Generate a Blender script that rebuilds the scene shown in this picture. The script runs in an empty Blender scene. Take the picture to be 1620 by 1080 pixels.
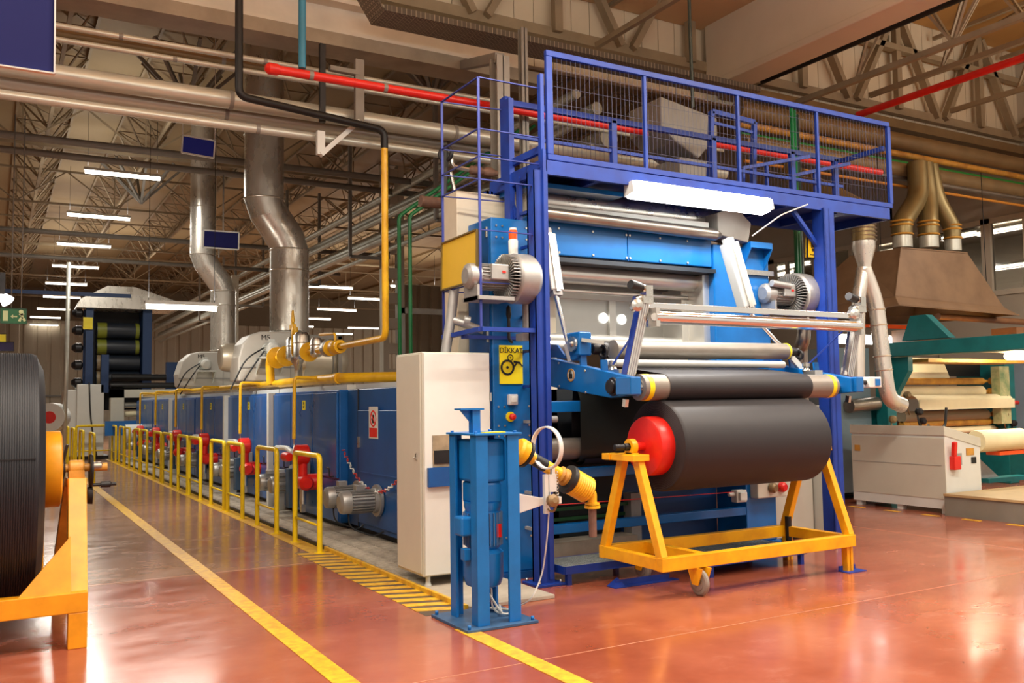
import bpy, math, random
from mathutils import Vector, Matrix
R = math.radians
SC = bpy.context.scene
COL = SC.collection
random.seed(7)

# ------------------------------------------------------------------ camera, world, exposure
cam = bpy.data.cameras.new('camera'); co = bpy.data.objects.new('camera', cam); COL.objects.link(co)
cam.sensor_fit = 'HORIZONTAL'; cam.sensor_width = 36.0; cam.lens = 31.6998; cam.clip_end = 300
co.matrix_world = Matrix(((0.8675333,-0.0198012,-0.4969848,0),(-0.4971605,-0.0641435,-0.8652843,0),(-0.0147447,0.9977442,-0.0654911,1.5),(0,0,0,1)))
SC.camera = co
w = bpy.data.worlds.new('hall_air'); SC.world = w; w.use_nodes = True
bg = w.node_tree.nodes['Background']; bg.inputs[0].default_value = (1.0, 0.9, 0.78, 1); bg.inputs[1].default_value = 0.85
SC.view_settings.view_transform = 'Standard'; SC.view_settings.look = 'None'
SC.view_settings.exposure = 0.0; SC.view_settings.gamma = 1.0; SC.view_settings.use_curve_mapping = False
SC.cycles.max_bounces = 6; SC.cycles.diffuse_bounces = 3; SC.cycles.glossy_bounces = 4; SC.cycles.transmission_bounces = 4
SC.cycles.sample_clamp_indirect = 4.0; SC.cycles.caustics_reflective = False; SC.cycles.caustics_refractive = False

# ------------------------------------------------------------------ materials
def lin(h):
    c = [int(h[i:i+2], 16)/255 for i in (0, 2, 4)]
    return tuple(x/12.92 if x <= .04045 else ((x+.055)/1.055)**2.4 for x in c) + (1,)
MATS = {}
def mat(name, col, rough=.5, metal=0.0, var=.0, scale=6.0, bump=0.0, coat=0.0, dark=None, rvar=0.0, alpha=1.0, trans=0.0, stretch=None):
    if name in MATS: return MATS[name]
    m = bpy.data.materials.new(name); m.use_nodes = True; MATS[name] = m
    nt = m.node_tree; b = nt.nodes['Principled BSDF']; c = lin(col)
    b.inputs['Base Color'].default_value = c; b.inputs['Roughness'].default_value = rough; b.inputs['Metallic'].default_value = metal
    b.inputs['Coat Weight'].default_value = coat; b.inputs['Alpha'].default_value = alpha; b.inputs['Transmission Weight'].default_value = trans
    if var or bump or rvar:
        tc = nt.nodes.new('ShaderNodeTexCoord'); mp = nt.nodes.new('ShaderNodeMapping')
        if stretch: mp.inputs['Scale'].default_value = stretch
        n = nt.nodes.new('ShaderNodeTexNoise'); n.inputs['Scale'].default_value = scale; n.inputs['Detail'].default_value = 5; n.inputs['Roughness'].default_value = .6
        nt.links.new(tc.outputs['Object'], mp.inputs[0]); nt.links.new(mp.outputs[0], n.inputs['Vector'])
        if var:
            cr = nt.nodes.new('ShaderNodeValToRGB'); d = lin(dark) if dark else tuple(x*(1-var) for x in c[:3])+(1,)
            cr.color_ramp.elements[0].position = .3; cr.color_ramp.elements[1].position = .62
            cr.color_ramp.elements[0].color = d; cr.color_ramp.elements[1].color = c
            nt.links.new(n.outputs['Fac'], cr.inputs[0]); nt.links.new(cr.outputs[0], b.inputs['Base Color'])
        if rvar:
            mr = nt.nodes.new('ShaderNodeMapRange'); mr.inputs['To Min'].default_value = max(.02, rough-rvar); mr.inputs['To Max'].default_value = rough+rvar
            mr.inputs['From Min'].default_value = .3; mr.inputs['From Max'].default_value = .7
            nt.links.new(n.outputs['Fac'], mr.inputs[0]); nt.links.new(mr.outputs[0], b.inputs['Roughness'])
        if bump:
            bp = nt.nodes.new('ShaderNodeBump'); bp.inputs['Strength'].default_value = bump; bp.inputs['Distance'].default_value = .02
            nt.links.new(n.outputs['Fac'], bp.inputs['Height']); nt.links.new(bp.outputs[0], b.inputs['Normal'])
    return m
def emit(name, col, s):
    if name in MATS: return MATS[name]
    m = bpy.data.materials.new(name); m.use_nodes = True; MATS[name] = m
    b = m.node_tree.nodes['Principled BSDF']; b.inputs['Base Color'].default_value = lin(col)
    b.inputs['Emission Color'].default_value = lin(col); b.inputs['Emission Strength'].default_value = s
    m.cycles.emission_sampling = 'NONE'
    return m
BLUE = mat('machine_blue', '0668B4', .32, var=.22, scale=3, coat=.2)
BLUED = mat('machine_blue_dark', '0A4F94', .38, var=.2, scale=4)
OVEN = mat('oven_blue', '1D5FA8', .34, var=.25, scale=2.5, coat=.15, rvar=.08)
COBALT = mat('platform_blue', '123C9C', .5, var=.2, scale=5, dark='112F86')
CAGE = mat('cage_blue', '2B3A8C', .5)
STANDB = mat('stand_blue', '0B74C4', .36, var=.2, scale=5)
YEL = mat('trolley_yellow', 'F7B713', .38, var=.1, scale=5, dark='E09A12')
RAILY = mat('rail_yellow', 'F7D51A', .35, var=.12, scale=8)
GASY = mat('gas_yellow', 'F8C626', .35, var=.1, scale=5, dark='E3AA1C')
PAINTY = mat('line_yellow', 'EBBE2C', .4, var=.25, scale=14, dark='C98B2E')
RED = mat('signal_red', 'E0261C', .35, var=.15, scale=7)
BEIGE = mat('cabinet_beige', 'CAC9BA', .42, var=.05, scale=3)
WHITE = mat('painted_white', 'DADCD6', .4, var=.05, scale=4)
CREAM = mat('cream_panel', 'D8CDB6', .5, var=.1, scale=3)
STEEL = mat('galvanised_steel', 'E2DDD2', .3, .68, var=.1, scale=5, rvar=.1, stretch=(1, 1, .35))
SHEET = mat('brushed_sheet', 'D9D6CE', .3, 1.0, var=.12, scale=4, rvar=.1)
CHROME = mat('chrome', 'EDEAE6', .13, 1.0, rvar=.05, scale=4)
ALU = mat('cast_aluminium', 'AFAEAB', .42, .6, var=.15, scale=12)
GREYP = mat('grey_paint', '9B9A98', .5, var=.15, scale=8)
DARKM = mat('dark_metal', '2B2A2C', .45, .5, var=.3, scale=10)
BLACK = mat('black_plastic', '151517', .5)
RUBBER = mat('ribbed_rubber', '1B1E25', .55, var=.25, scale=6)
CLOTH = mat('black_fabric', '232023', .6, var=.12, scale=3, stretch=(.3, 3, 3))
WEB = mat('dark_web', '1E2524', .5, var=.2, scale=3)
GROLL = mat('grey_roller', '8C857C', .42, .3, var=.12, scale=5)
BRONZE = mat('bronze_roller', '9A8F84', .32, .8, var=.2, scale=4)
TRUSS = mat('truss_paint', '9C8A6E', .6, var=.2, scale=3)
GREYSTEEL = mat('grey_structural_steel', '8E8A82', .5, var=.18, scale=3)
PIPEG = mat('silver_painted_pipe', 'CBCABD', .34, .4, var=.16, scale=3, stretch=(.5, 3, 3))
BROWNP = mat('brown_duct', '8C7450', .45, .3, var=.25, scale=3)
GREEN = mat('green_pipe', '14703F', .4, var=.15, scale=5)
TEAL = mat('teal_paint', '0E6C70', .42, var=.25, scale=5)
OCHRE = mat('ochre_roller', 'D29B3E', .45, var=.25, scale=5, dark='A8722A')
IVORY = mat('ivory_web', 'F0E2B8', .5, var=.12, scale=3)
HOOD = mat('hood_sheet', '82664B', .5, .25, var=.18, scale=2, dark='6E543C')
SIGNY = mat('sign_yellow', 'F3E01C', .4)
SIGNG = mat('panel_gold', 'D9B334', .5, var=.05, scale=2)
SIGNB = mat('sign_blue', '040C58', .8)
SIGNK = mat('sign_black', '111111', .5)
GLASS = mat('window_glass', 'B8B4AC', .03, 0.0, alpha=1.0, trans=.92)
CHECK = mat('checker_plate', 'A9B0AE', .35, .45, var=.2, scale=8)
CONC = mat('concrete', 'B9B0A0', .8, var=.2, scale=6, bump=.1)
TILE = mat('walkway_tile', 'C9BFAE', .6, var=.2, scale=12, dark='9B9080')
RUST = mat('rusty_pipe', '86695C', .6, .3, var=.3, scale=9)
ORANGE = mat('orange_paint', 'F0560F', .45)
CEIL = mat('ceiling_panel', '9E8864', .65, var=.1, scale=.8)
WALLC = mat('clerestory_panel', 'DCCDB0', .6, var=.08, scale=1.2)
WALLG = mat('grey_wall_panel', 'BDB3A2', .6, var=.08, scale=1.2)
BEAMC = mat('beam_plaster', 'D6C6AE', .6, var=.06, scale=1.5)
TUBE = emit('lamp_tube', 'FFF6E6', 9.0)
TUBEB = emit('bright_lamp', 'FFFDF8', 14.0)

# floor: polished resin, two pours of colour, scuffs
def floor_mat():
    m = bpy.data.materials.new('polished_red_floor'); m.use_nodes = True
    nt = m.node_tree; L = nt.links.new; N = nt.nodes.new; b = nt.nodes['Principled BSDF']
    tc = N('ShaderNodeTexCoord'); sp = N('ShaderNodeSeparateXYZ'); L(tc.outputs['Object'], sp.inputs[0])
    def noise(s, d=5, st=None):
        n = N('ShaderNodeTexNoise'); n.inputs['Scale'].default_value = s; n.inputs['Detail'].default_value = d; n.inputs['Roughness'].default_value = .62
        if st:
            mp = N('ShaderNodeMapping'); mp.inputs['Scale'].default_value = st; L(tc.outputs['Object'], mp.inputs[0]); L(mp.outputs[0], n.inputs['Vector'])
        else: L(tc.outputs['Object'], n.inputs['Vector'])
        return n
    def ramp(src, stops):
        r = N('ShaderNodeValToRGB'); L(src, r.inputs[0]); e = r.color_ramp.elements
        while len(e) < len(stops): e.new(.5)
        for k, (p, c) in enumerate(stops): e[k].position = p; e[k].color = lin(c) if isinstance(c, str) else (c, c, c, 1)
        return r
    n1 = noise(.8); n2 = noise(2.6, 7, (1, 1.6, 1)); n3 = noise(2.2, 6)
    red = ramp(n1.outputs['Fac'], [(.3, '904831'), (.5, 'A1573F'), (.7, 'B1694D')])
    tan = ramp(n1.outputs['Fac'], [(.3, '956A50'), (.5, 'A67B5F'), (.7, 'B48A6E')])
    add = N('ShaderNodeMath'); add.operation = 'MULTIPLY_ADD'; L(n3.outputs['Fac'], add.inputs[0]); add.inputs[1].default_value = .25; L(sp.outputs['Y'], add.inputs[2])
    st = N('ShaderNodeMapRange'); L(add.outputs[0], st.inputs[0]); st.inputs['From Min'].default_value = 8.5; st.inputs['From Max'].default_value = 8.56
    xs = N('ShaderNodeMapRange'); L(sp.outputs['X'], xs.inputs[0]); xs.inputs['From Min'].default_value = 3.6; xs.inputs['From Max'].default_value = 3.3
    yf = N('ShaderNodeMath'); yf.operation = 'GREATER_THAN'; L(sp.outputs['Y'], yf.inputs[0]); yf.inputs[1].default_value = 11.5
    xo = N('ShaderNodeMath'); xo.operation = 'MAXIMUM'; L(xs.outputs[0], xo.inputs[0]); L(yf.outputs[0], xo.inputs[1])
    mm = N('ShaderNodeMath'); mm.operation = 'MULTIPLY'; L(st.outputs[0], mm.inputs[0]); L(xo.outputs[0], mm.inputs[1])
    mx = N('ShaderNodeMix'); mx.data_type = 'RGBA'; L(mm.outputs[0], mx.inputs[0]); L(red.outputs[0], mx.inputs[6]); L(tan.outputs[0], mx.inputs[7])
    sc = ramp(n2.outputs['Fac'], [(.58, 0.0), (.85, .35)])
    mx2 = N('ShaderNodeMix'); mx2.data_type = 'RGBA'; L(sc.outputs[0], mx2.inputs[0]); L(mx.outputs[2], mx2.inputs[6]); mx2.inputs[7].default_value = lin('C99A84')
    L(mx2.outputs[2], b.inputs['Base Color'])
    rr = N('ShaderNodeMapRange'); L(n2.outputs['Fac'], rr.inputs[0]); rr.inputs['From Min'].default_value = .3; rr.inputs['From Max'].default_value = .75
    rr.inputs['To Min'].default_value = .13; rr.inputs['To Max'].default_value = .27; L(rr.outputs[0], b.inputs['Roughness'])
    b.inputs['Specular IOR Level'].default_value = .6; b.inputs['Coat Weight'].default_value = .12; b.inputs['Coat Roughness'].default_value = .1
    bp = N('ShaderNodeBump'); bp.inputs['Strength'].default_value = .02; bp.inputs['Distance'].default_value = .01; L(n3.outputs['Fac'], bp.inputs['Height']); L(bp.outputs[0], b.inputs['Normal'])
    return m
FLOOR = floor_mat()
def tray_mat():
    m = bpy.data.materials.new('perforated_tray'); m.use_nodes = True; nt = m.node_tree; b = nt.nodes['Principled BSDF']
    tc = nt.nodes.new('ShaderNodeTexCoord'); br = nt.nodes.new('ShaderNodeTexBrick'); nt.links.new(tc.outputs['Object'], br.inputs['Vector'])
    br.inputs['Scale'].default_value = 9; br.inputs['Mortar Size'].default_value = .035; br.inputs['Color1'].default_value = lin('5A5145'); br.inputs['Color2'].default_value = lin('4A4238'); br.inputs['Mortar'].default_value = lin('9C8F7C')
    nt.links.new(br.outputs['Color'], b.inputs['Base Color']); b.inputs['Roughness'].default_value = .5
    return m
TRAY = tray_mat()

# ------------------------------------------------------------------ mesh builder
def V(*a): return Vector(a if len(a) == 3 else a[0])
def frame(d, up=None):
    d = V(d).normalized(); u = V(up) if up else (Vector((0, 0, 1)) if abs(d.z) < .9 else Vector((0, 1, 0)))
    s = d.cross(u).normalized(); u = s.cross(d).normalized(); return d, s, u
class MB:
    def __init__(self): self.v = []; self.f = []; self.s = []; self.g = []
    def add(self, vs, fs, sm=False):
        self.g.append((list(vs), list(fs), sm))
        o = len(self.v); self.v += [V(x) for x in vs]; self.f += [[i+o for i in f] for f in fs]
        self.s += (sm if isinstance(sm, list) else [sm]*len(fs)); return self
    def box(self, c, s, rz=0, rx=0, ry=0):
        M = Matrix.Rotation(rz, 3, 'Z') @ Matrix.Rotation(ry, 3, 'Y') @ Matrix.Rotation(rx, 3, 'X'); c = V(c)
        vs = [c + M @ Vector((x*s[0]/2, y*s[1]/2, z*s[2]/2)) for x in (-1, 1) for y in (-1, 1) for z in (-1, 1)]
        return self.add(vs, [(0, 1, 3, 2), (4, 6, 7, 5), (0, 4, 5, 1), (2, 3, 7, 6), (0, 2, 6, 4), (1, 5, 7, 3)])
    def bb(self, x0, x1, y0, y1, z0, z1): return self.box(((x0+x1)/2, (y0+y1)/2, (z0+z1)/2), (abs(x1-x0), abs(y1-y0), abs(z1-z0)))
    def bar(self, p, q, w, h=None, up=None):
        h = h or w; p = V(p); q = V(q); d, s, u = frame(q-p, up)
        vs = [e + s*a*w/2 + u*b*h/2 for e in (p, q) for a, b in ((-1, -1), (1, -1), (1, 1), (-1, 1))]
        return self.add(vs, [(0, 1, 2, 3)[::-1], (4, 5, 6, 7), (0, 1, 5, 4), (1, 2, 6, 5), (2, 3, 7, 6), (3, 0, 4, 7)])
    def lathe(self, prof, o, ax, n=24, caps=True):
        o = V(o); d, s, u = frame(ax); vs = []; fs = []; sm = []
        for r, h in prof:
            for k in range(n):
                a = 2*math.pi*k/n; vs.append(o + d*h + (s*math.cos(a) + u*math.sin(a))*r)
        m = len(prof)
        for i in range(m-1):
            for k in range(n): fs.append((i*n+k, i*n+(k+1) % n, (i+1)*n+(k+1) % n, (i+1)*n+k)); sm.append(True)
        if caps: fs.append(tuple(range(n))[::-1]); sm.append(False); fs.append(tuple((m-1)*n+k for k in range(n))); sm.append(False)
        return self.add(vs, fs, sm)
    def tube(self, p, q, r, n=14, r2=None):
        p = V(p); q = V(q); L = (q-p).length
        return self.lathe([(r, 0), (r if r2 is None else r2, L)], p, q-p, n)
    def path(self, pts, r, n=10, bend=0.0, seg=5):
        P = [V(p) for p in pts]; out = [P[0]]
        for i in range(1, len(P)-1):
            a, b, c = P[i-1], P[i], P[i+1]
            if bend:
                da = (a-b); dc = (c-b); t = min(bend, da.length*.49, dc.length*.49); s0 = b+da.normalized()*t; s1 = b+dc.normalized()*t
                for k in range(seg+1):
                    x = k/seg; out.append(s0*(1-x)**2 + b*2*x*(1-x) + s1*x*x)
            else: out.append(b)
        out.append(P[-1]); vs = []; fs = []; sm = []
        d0 = (out[1]-out[0]).normalized(); _, s, u = frame(d0)
        for i, p in enumerate(out):
            d = (out[min(i+1, len(out)-1)] - out[max(i-1, 0)]).normalized()
            s = (s - d*s.dot(d)).normalized(); u = d.cross(s).normalized()
            for k in range(n):
                a = 2*math.pi*k/n; vs.append(p + (s*math.cos(a)+u*math.sin(a))*r)
        m = len(out)
        for i in range(m-1):
            for k in range(n): fs.append((i*n+k, i*n+(k+1) % n, (i+1)*n+(k+1) % n, (i+1)*n+k)); sm.append(True)
        fs.append(tuple(range(n))[::-1]); fs.append(tuple((m-1)*n+k for k in range(n))); sm += [False, False]
        return self.add(vs, fs, sm)
    def prism(self, poly, ext):
        P = [V(p) for p in poly]; e = V(ext); n = len(P)
        nrm = (P[1]-P[0]).cross(P[2]-P[1])
        return self.add(P+[p+e for p in P], [tuple(range(n)), tuple(range(n, 2*n))[::-1]] + [(k, k+n, (k+1) % n+n, (k+1) % n) for k in range(n)])
    def torus(self, c, ax, RR, r, n=32, m=8):
        c = V(c); d, s, u = frame(ax); vs = []; fs = []
        for i in range(n):
            a = 2*math.pi*i/n; e = s*math.cos(a)+u*math.sin(a)
            for j in range(m):
                b = 2*math.pi*j/m; vs.append(c + e*(RR + r*math.cos(b)) + d*r*math.sin(b))
        for i in range(n):
            for j in range(m): fs.append((i*m+j, ((i+1) % n)*m+j, ((i+1) % n)*m+(j+1) % m, i*m+(j+1) % m))
        return self.add(vs, fs, True)
    def ring(self, c, ax, r0, r1, t, n=32):
        return self.lathe([(r0, 0), (r1, 0), (r1, t), (r0, t), (r0, 0)], c, ax, n, caps=False)
    def build(self, name, m, parent=None, bev=0.0, kind=None, label=None):
        me = bpy.data.meshes.new(name); off = wloc(parent) if parent else Vector((0, 0, 0))
        me.from_pydata([tuple(x-off) for x in self.v], [], self.f)
        me.polygons.foreach_set('use_smooth', self.s); me.materials.append(m)
        import bmesh
        b = bmesh.new(); b.from_mesh(me); bmesh.ops.recalc_face_normals(b, faces=b.faces)
        if any(self.s):
            for e in b.edges:
                if len(e.link_faces) == 2 and e.calc_face_angle(0) > .62: e.smooth = False
        b.to_mesh(me); b.free()
        o = bpy.data.objects.new(name, me); COL.objects.link(o)
        if parent: o.parent = parent
        if bev:
            md = o.modifiers.new('bevel', 'BEVEL'); md.width = bev; md.segments = 2; md.limit_method = 'ANGLE'; md.angle_limit = R(40)
        if kind: o['kind'] = kind
        if label: o['label'] = label
        return o
def each(mb, name, m, parent, bev=0.0, label=None):
    """one object for every shape collected in mb"""
    return [MB().add(*g).build(name, m, parent, bev, None, label) for g in mb.g]
def wloc(o):
    l = Vector((0, 0, 0))
    while o: l += o.location; o = o.parent
    return l
def tag(o, label, cat, group=None):
    o['label'] = label; o['category'] = cat
    if group: o['group'] = group
    return o
def thing(name, label, cat, loc, group=None):
    o = bpy.data.objects.new(name, None); COL.objects.link(o); o.location = V(loc); o.empty_display_size = .1
    return tag(o, label, cat, group)
def copy_tree(o, parent=None):
    c = o.copy(); COL.objects.link(c)
    if parent: c.parent = parent
    for ch in list(o.children): copy_tree(ch, c)
    return c
def struct(name, mb, m, bev=0): return mb.build(name, m, None, bev, 'structure')
FACE_Y = Matrix.Rotation(R(90), 3, 'X')                                   # reads when looking towards +Y
FACE_X = Matrix.Rotation(R(-90), 3, 'Z') @ Matrix.Rotation(R(90), 3, 'X')  # reads when looking towards +X
def text(name, s, size, c, rot, m, parent, depth=.001):
    cu = bpy.data.curves.new(name, 'FONT'); cu.body = s; cu.size = size; cu.align_x = 'CENTER'; cu.align_y = 'CENTER'; cu.extrude = depth
    t = bpy.data.objects.new(name, cu); COL.objects.link(t); dg = bpy.context.evaluated_depsgraph_get()
    me = bpy.data.meshes.new_from_object(t.evaluated_get(dg)); bpy.data.objects.remove(t)
    me.transform(rot.to_4x4()); me.transform(Matrix.Translation(V(c)-wloc(parent))); me.materials.clear(); me.materials.append(m)
    o = bpy.data.objects.new(name, me); COL.objects.link(o); o.parent = parent; return o
SATIN = mat('satin_steel', 'E6E4DC', .3, .75, var=.06, scale=5)
def motor(parent, c, ax, r, L, m=ALU, name='motor', nf=22, box=True):
    """finned electric motor: c is the free end, ax points to the driven machine"""
    c = V(c); d, s, u = frame(ax); mb = MB(); vs = []
    mb.lathe([(r*.55, 0), (r*.86, .02), (r*.92, L*.12), (r*.92, L*.28), (r*.8, L*.3), (r*.8, L*.88), (r, L*.9), (r, L)], c, d, 24)
    o = mb.build(name, m, parent)
    f = MB()
    for k in range(nf):
        a = 2*math.pi*k/nf; e = s*math.cos(a)+u*math.sin(a); f.bar(c+d*L*.3+e*r*.86, c+d*L*.88+e*r*.86, .006, r*.2, up=e)
    f.build('cooling_fin', m, o, kind='stuff')
    if box: MB().box(c+d*L*.55+u*(r*1.12), (r*.75, r*.75, r*.45)).build('terminal_box', m, o, bev=.004)
    return o
# ================================================================== THE HALL
floor = struct('floor', MB().bb(-14, 30, -8, 60, -.2, 0), FLOOR)
# painted lane lines
ln = MB().bb(1.605, 1.735, 3, 26, .0005, .004).build('floor_line', PAINTY, floor, label='long yellow lane line on the aisle floor')
MB().bb(2.66, 2.78, 2.5, 5.45, .0005, .004).build('floor_line', PAINTY, floor, label='yellow line from the blue drive stand towards the viewer')
MB().bb(2.79, 2.97, 9.0, 28.4, .0005, .004).build('floor_line', PAINTY, floor, label='pale yellow strip under the guard rails')
for k in range(17):
    y = 5.95 + k*.18
    MB().prism([(2.66, y+.11, .0005), (2.965, y, .0005), (2.965, y+.1, .0005), (2.66, y+.21, .0005)], (0, 0, .0035)).build('hazard_stripe', PAINTY, floor)
MB().bb(2.66, 2.965, 5.9, 9.1, .0002, .0012).build('hazard_ground', mat('hazard_dark', '5A4A3C', .5), floor)
MB().bb(2.965, 2.995, 5.9, 9.1, 0, .04).build('kerb', PAINTY, floor, bev=.004, label='yellow painted kerb edge')
MB().bb(2.975, 2.998, 9.1, 28.4, 0, .035).build('kerb', DARKM, floor, label='dark steel kerb edge')
MB().bb(2.995, 3.72, 5.88, 7.0, 0, .03).build('concrete_pad', CONC, floor, bev=.006)
MB().bb(2.998, 5.6, 7.0, 28.4, 0, .03).build('concrete_pad', CONC, floor)
# walkway tiles beside the ovens
tm = None
for j in range(49):
    for i in range(3):
        y = 7.05 + j*.31; x = 3.005 + i*.205
        if tm is None:
            b = MB().bb(x, x+.197, y, y+.303, .03, .04)
            for k in range(5): b.bb(x+.01, x+.185, y+.02+k*.056, y+.055+k*.056, .04, .044)
            t0 = b.build('walkway_tile', TILE, floor); tm = t0; x00, y00 = x, y
        else:
            c = tm.copy(); COL.objects.link(c); c.location = (x-x00, y-y00, 0)
# saw cut joints of the resin floor
j = MB()
for y in (4.55, 8.46): j.bb(-6, 12, y, y+.006, .0003, .0016)
for x in (8.6,): j.bb(x, x+.006, -2, 9, .0003, .0016)
j.build('floor_joint', mat('joint_light', 'C98F74', .5), floor)
dk = MB()
for k in range(9): MB().bb(10.1, 10.17, 4.4+k*.55, 4.62+k*.55, .0005, .004).build('floor_dash', PAINTY, floor)

# ceiling with its trusses
YG = 9.9      # line of the main girder
ceil = struct('ceiling', MB().bb(-14, 9.0, -4, YG, 6.95, 7.1), mat('near_ceiling', 'C8A67C', .65, var=.1, scale=.8))
MB().bb(9.0, 26, -4, YG, 8.05, 8.2).build('ceiling_panel', mat('ochre_ceiling', 'B98A4C', .65, var=.12, scale=.8), ceil)
# far bay: sandwich panels that run away from the viewer, separated by the truss bays
for k in range(-6, 13):
    x = .9 + k*2.25
    MB().bb(x+.58, x+1.67, YG+.3, 58, 8.36, 8.5).build('ceiling_panel', CEIL, ceil)
    MB().bb(x-.58, x+.58, YG+.3, 58, 8.46, 8.5).build('ceiling_panel', mat('ceiling_recess', '97805F', .7), ceil)
def truss_y(x, y0, y1, z, h=.55, wd=.7, step=1.2, m=TRUSS, t=.05):
    b = MB(); n = int((y1-y0)/step)
    b.bar((x, y0, z), (x, y1, z), t*1.3); b.bar((x-wd/2, y0, z+h), (x-wd/2, y1, z+h), t); b.bar((x+wd/2, y0, z+h), (x+wd/2, y1, z+h), t)
    for k in range(n):
        a = y0+k*step
        for s in (-1, 1):
            b.bar((x, a, z), (x+s*wd/2, a+step/2, z+h), t*.6); b.bar((x+s*wd/2, a+step/2, z+h), (x, a+step, z), t*.6)
        b.bar((x-wd/2, a+step/2, z+h), (x+wd/2, a+step/2, z+h), t*.55)
        b.bar((x-wd/2, a+step/2, z+h), (x+wd/2, a+step*1.5, z+h), t*.5)
    return b.build('roof_truss', m, ceil)
for x in (-5.9, -3.6, -1.35, .9, 3.1, 5.35, 7.6, 10.0, 12.5):
    truss_y(x, YG+.4, 57.5, 7.5, .82, 1.15, 1.6, t=.05)
for x in (10.65, 12.6, 14.6, 16.6): truss_y(x, 1, YG-.1, 6.02 if x < 11 else 6.5, 1.3, .5, 1.5, t=.06)
truss_y(7.017, 1, YG-.1, 6.3, .62, .5, 1.5, t=.055)
def truss_x(y, x0, x1, z, h=.8, step=1.6, t=.07, m=TRUSS):
    b = MB(); b.bar((x0, y, z), (x1, y, z), t); b.bar((x0, y, z+h), (x1, y, z+h), t)
    n = int((x1-x0)/step)
    for k in range(n):
        a = x0+k*step; b.bar((a, y, z+h), (a+step/2, y, z), t*.6); b.bar((a+step/2, y, z), (a+step, y, z+h), t*.6); b.bar((a+step/2, y, z), (a+step/2, y, z+h), t*.5)
    return b.build('roof_truss', m, ceil)
for y in (21.0, 27.0, 34.0, 42.0, 50.0): truss_x(y, -8, 22, 7.0, .9, 2.4, t=.06)
# heavy cross tubes and star brackets below the ceiling
for y, z in ((15.86, 5.75), (16.79, 5.75), (23.5, 5.6), (27.5, 5.6)):
    MB().tube((-8, y, z), (9.5, y, z), .06, 10).build('tie_rod', GREYSTEEL, ceil)
b = MB()
for cx, cy in ((3.0, 17.0), (6.6, 14.2), (3.3, 25.5)):
    for a in range(8):
        e = (math.cos(a*math.pi/4)*1.0, math.sin(a*math.pi/4)*1.0)
        b.bar((cx, cy, 6.9), (cx+e[0], cy+e[1], 7.9), .06)
b.build('node_bracket', GREYSTEEL, ceil)

# girder line with the clerestory above it
wn = struct('wall_middle', MB().bb(-8, 24, YG+.05, YG+.12, 5.9, 8.4), WALLG)
c0 = None
for k in range(106):
    if c0 is None: c0 = MB().bb(-8, -7.71, YG+.015, YG+.05, 5.9, 8.4).build('cladding_panel', WALLC, wn)
    else: c_ = c0.copy(); COL.objects.link(c_); c_.location = (k*.3, 0, 0)
g = MB(); g.bb(-8, 5.483, YG-.45, YG, 5.62, 5.66).bb(-8, 5.75, YG-.28, YG-.22, 5.62, 6.0).bb(-8, 5.75, YG-.45, YG, 5.98, 6.03)
g.build('girder', mat('girder_pale', 'E8DECC', .55, var=.15, scale=2), wn, label='pale painted steel girder under the clerestory')
MB().bb(-8, 24, YG-.12, YG-.02, 6.28, 6.42).build('girder', TRUSS, wn)
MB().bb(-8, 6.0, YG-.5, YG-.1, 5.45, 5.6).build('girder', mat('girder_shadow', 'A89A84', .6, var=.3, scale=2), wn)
b = MB()
for k in range(14):
    x = -6.2 + k*2.3; b.bar((x, YG-.15, 6.35), (x+1.0, YG-.15, 8.0), .13, .09); b.bar((x+2.1, YG-.15, 6.35), (x+1.15, YG-.15, 8.0), .13, .09); b.bb(x+1.0, x+1.12, YG-.2, YG-.1, 6.35, 8.2)
b.bb(-8, 24, YG-.215, YG-.085, 7.35, 7.45)
b.build('clerestory_truss', TRUSS, wn)
# right continuation: bottom flange of the truss wall
MB().bb(9.3, 24, YG-.3, YG, 5.95, 6.1).build('girder', BROWNP, wn)
# concrete beam that runs towards the viewer
bm = MB().bb(8.98, 9.38, -3, YG-.1, 6.02, 7.0).bb(8.94, 9.42, -3, YG-.1, 6.0, 6.1)
struct('trim_1', bm, BEAMC, .015)
# grey steel columns under the girder
def hcol(x, y, z0, z1, a=.17, bdt=.17, m=GREYSTEEL):
    b = MB(); b.bb(x-a/2, x+a/2, y-bdt/2, y-bdt/2+.015, z0, z1).bb(x-a/2, x+a/2, y+bdt/2-.015, y+bdt/2, z0, z1).bb(x-.006, x+.006, y-bdt/2, y+bdt/2, z0, z1).bb(x-a/2-.03, x+a/2+.03, y-bdt/2-.03, y+bdt/2+.03, z0, z0+.02)
    return b
c1 = hcol(4.466, 7.95, 0, 5.04, .15, .16).bar((4.466, 7.95, 5.04), (4.816, 9.5, 5.54), .1).build('trim_2', GREYSTEEL, None, kind='structure')
hcol(4.988, 8.35, 0, 5.6, .08, .08).build('trim_3', GREYSTEEL, None, kind='structure')

# far wall of folded sheet, side wall with windows, back hall
def folded(x0, x1, y, z0, z1, pitch=.5, d=.06):
    b = MB(); x = x0; vs = []
    while x < x1:
        vs += [(x, y), (x+pitch*.62, y), (x+pitch*.7, y+d), (x+pitch*.92, y+d)]; x += pitch
    n = len(vs); b.add([(p[0], p[1], z0) for p in vs]+[(p[0], p[1], z1) for p in vs], [(i, i+1, n+i+1, n+i) for i in range(n-1)])
    return b
wf = struct('wall_far', folded(-14, 30, 58, 0, 6.5, .7), mat('far_wall_sheet', 'C5B8A2', .6, var=.08, scale=1))
MB().bb(-14, 30, 57.8, 58.2, 6.5, 8.6).build('upper_band', mat('far_band', '7E6E58', .7), wf)
MB().bb(-14, 30, 57.85, 58, 2.1, 2.2).build('rail', GREYSTEEL, wf)
wl = struct('wall_left', MB().bb(-14, -13.9, -8, 58, 0, 8.5), WALLG)
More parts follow.
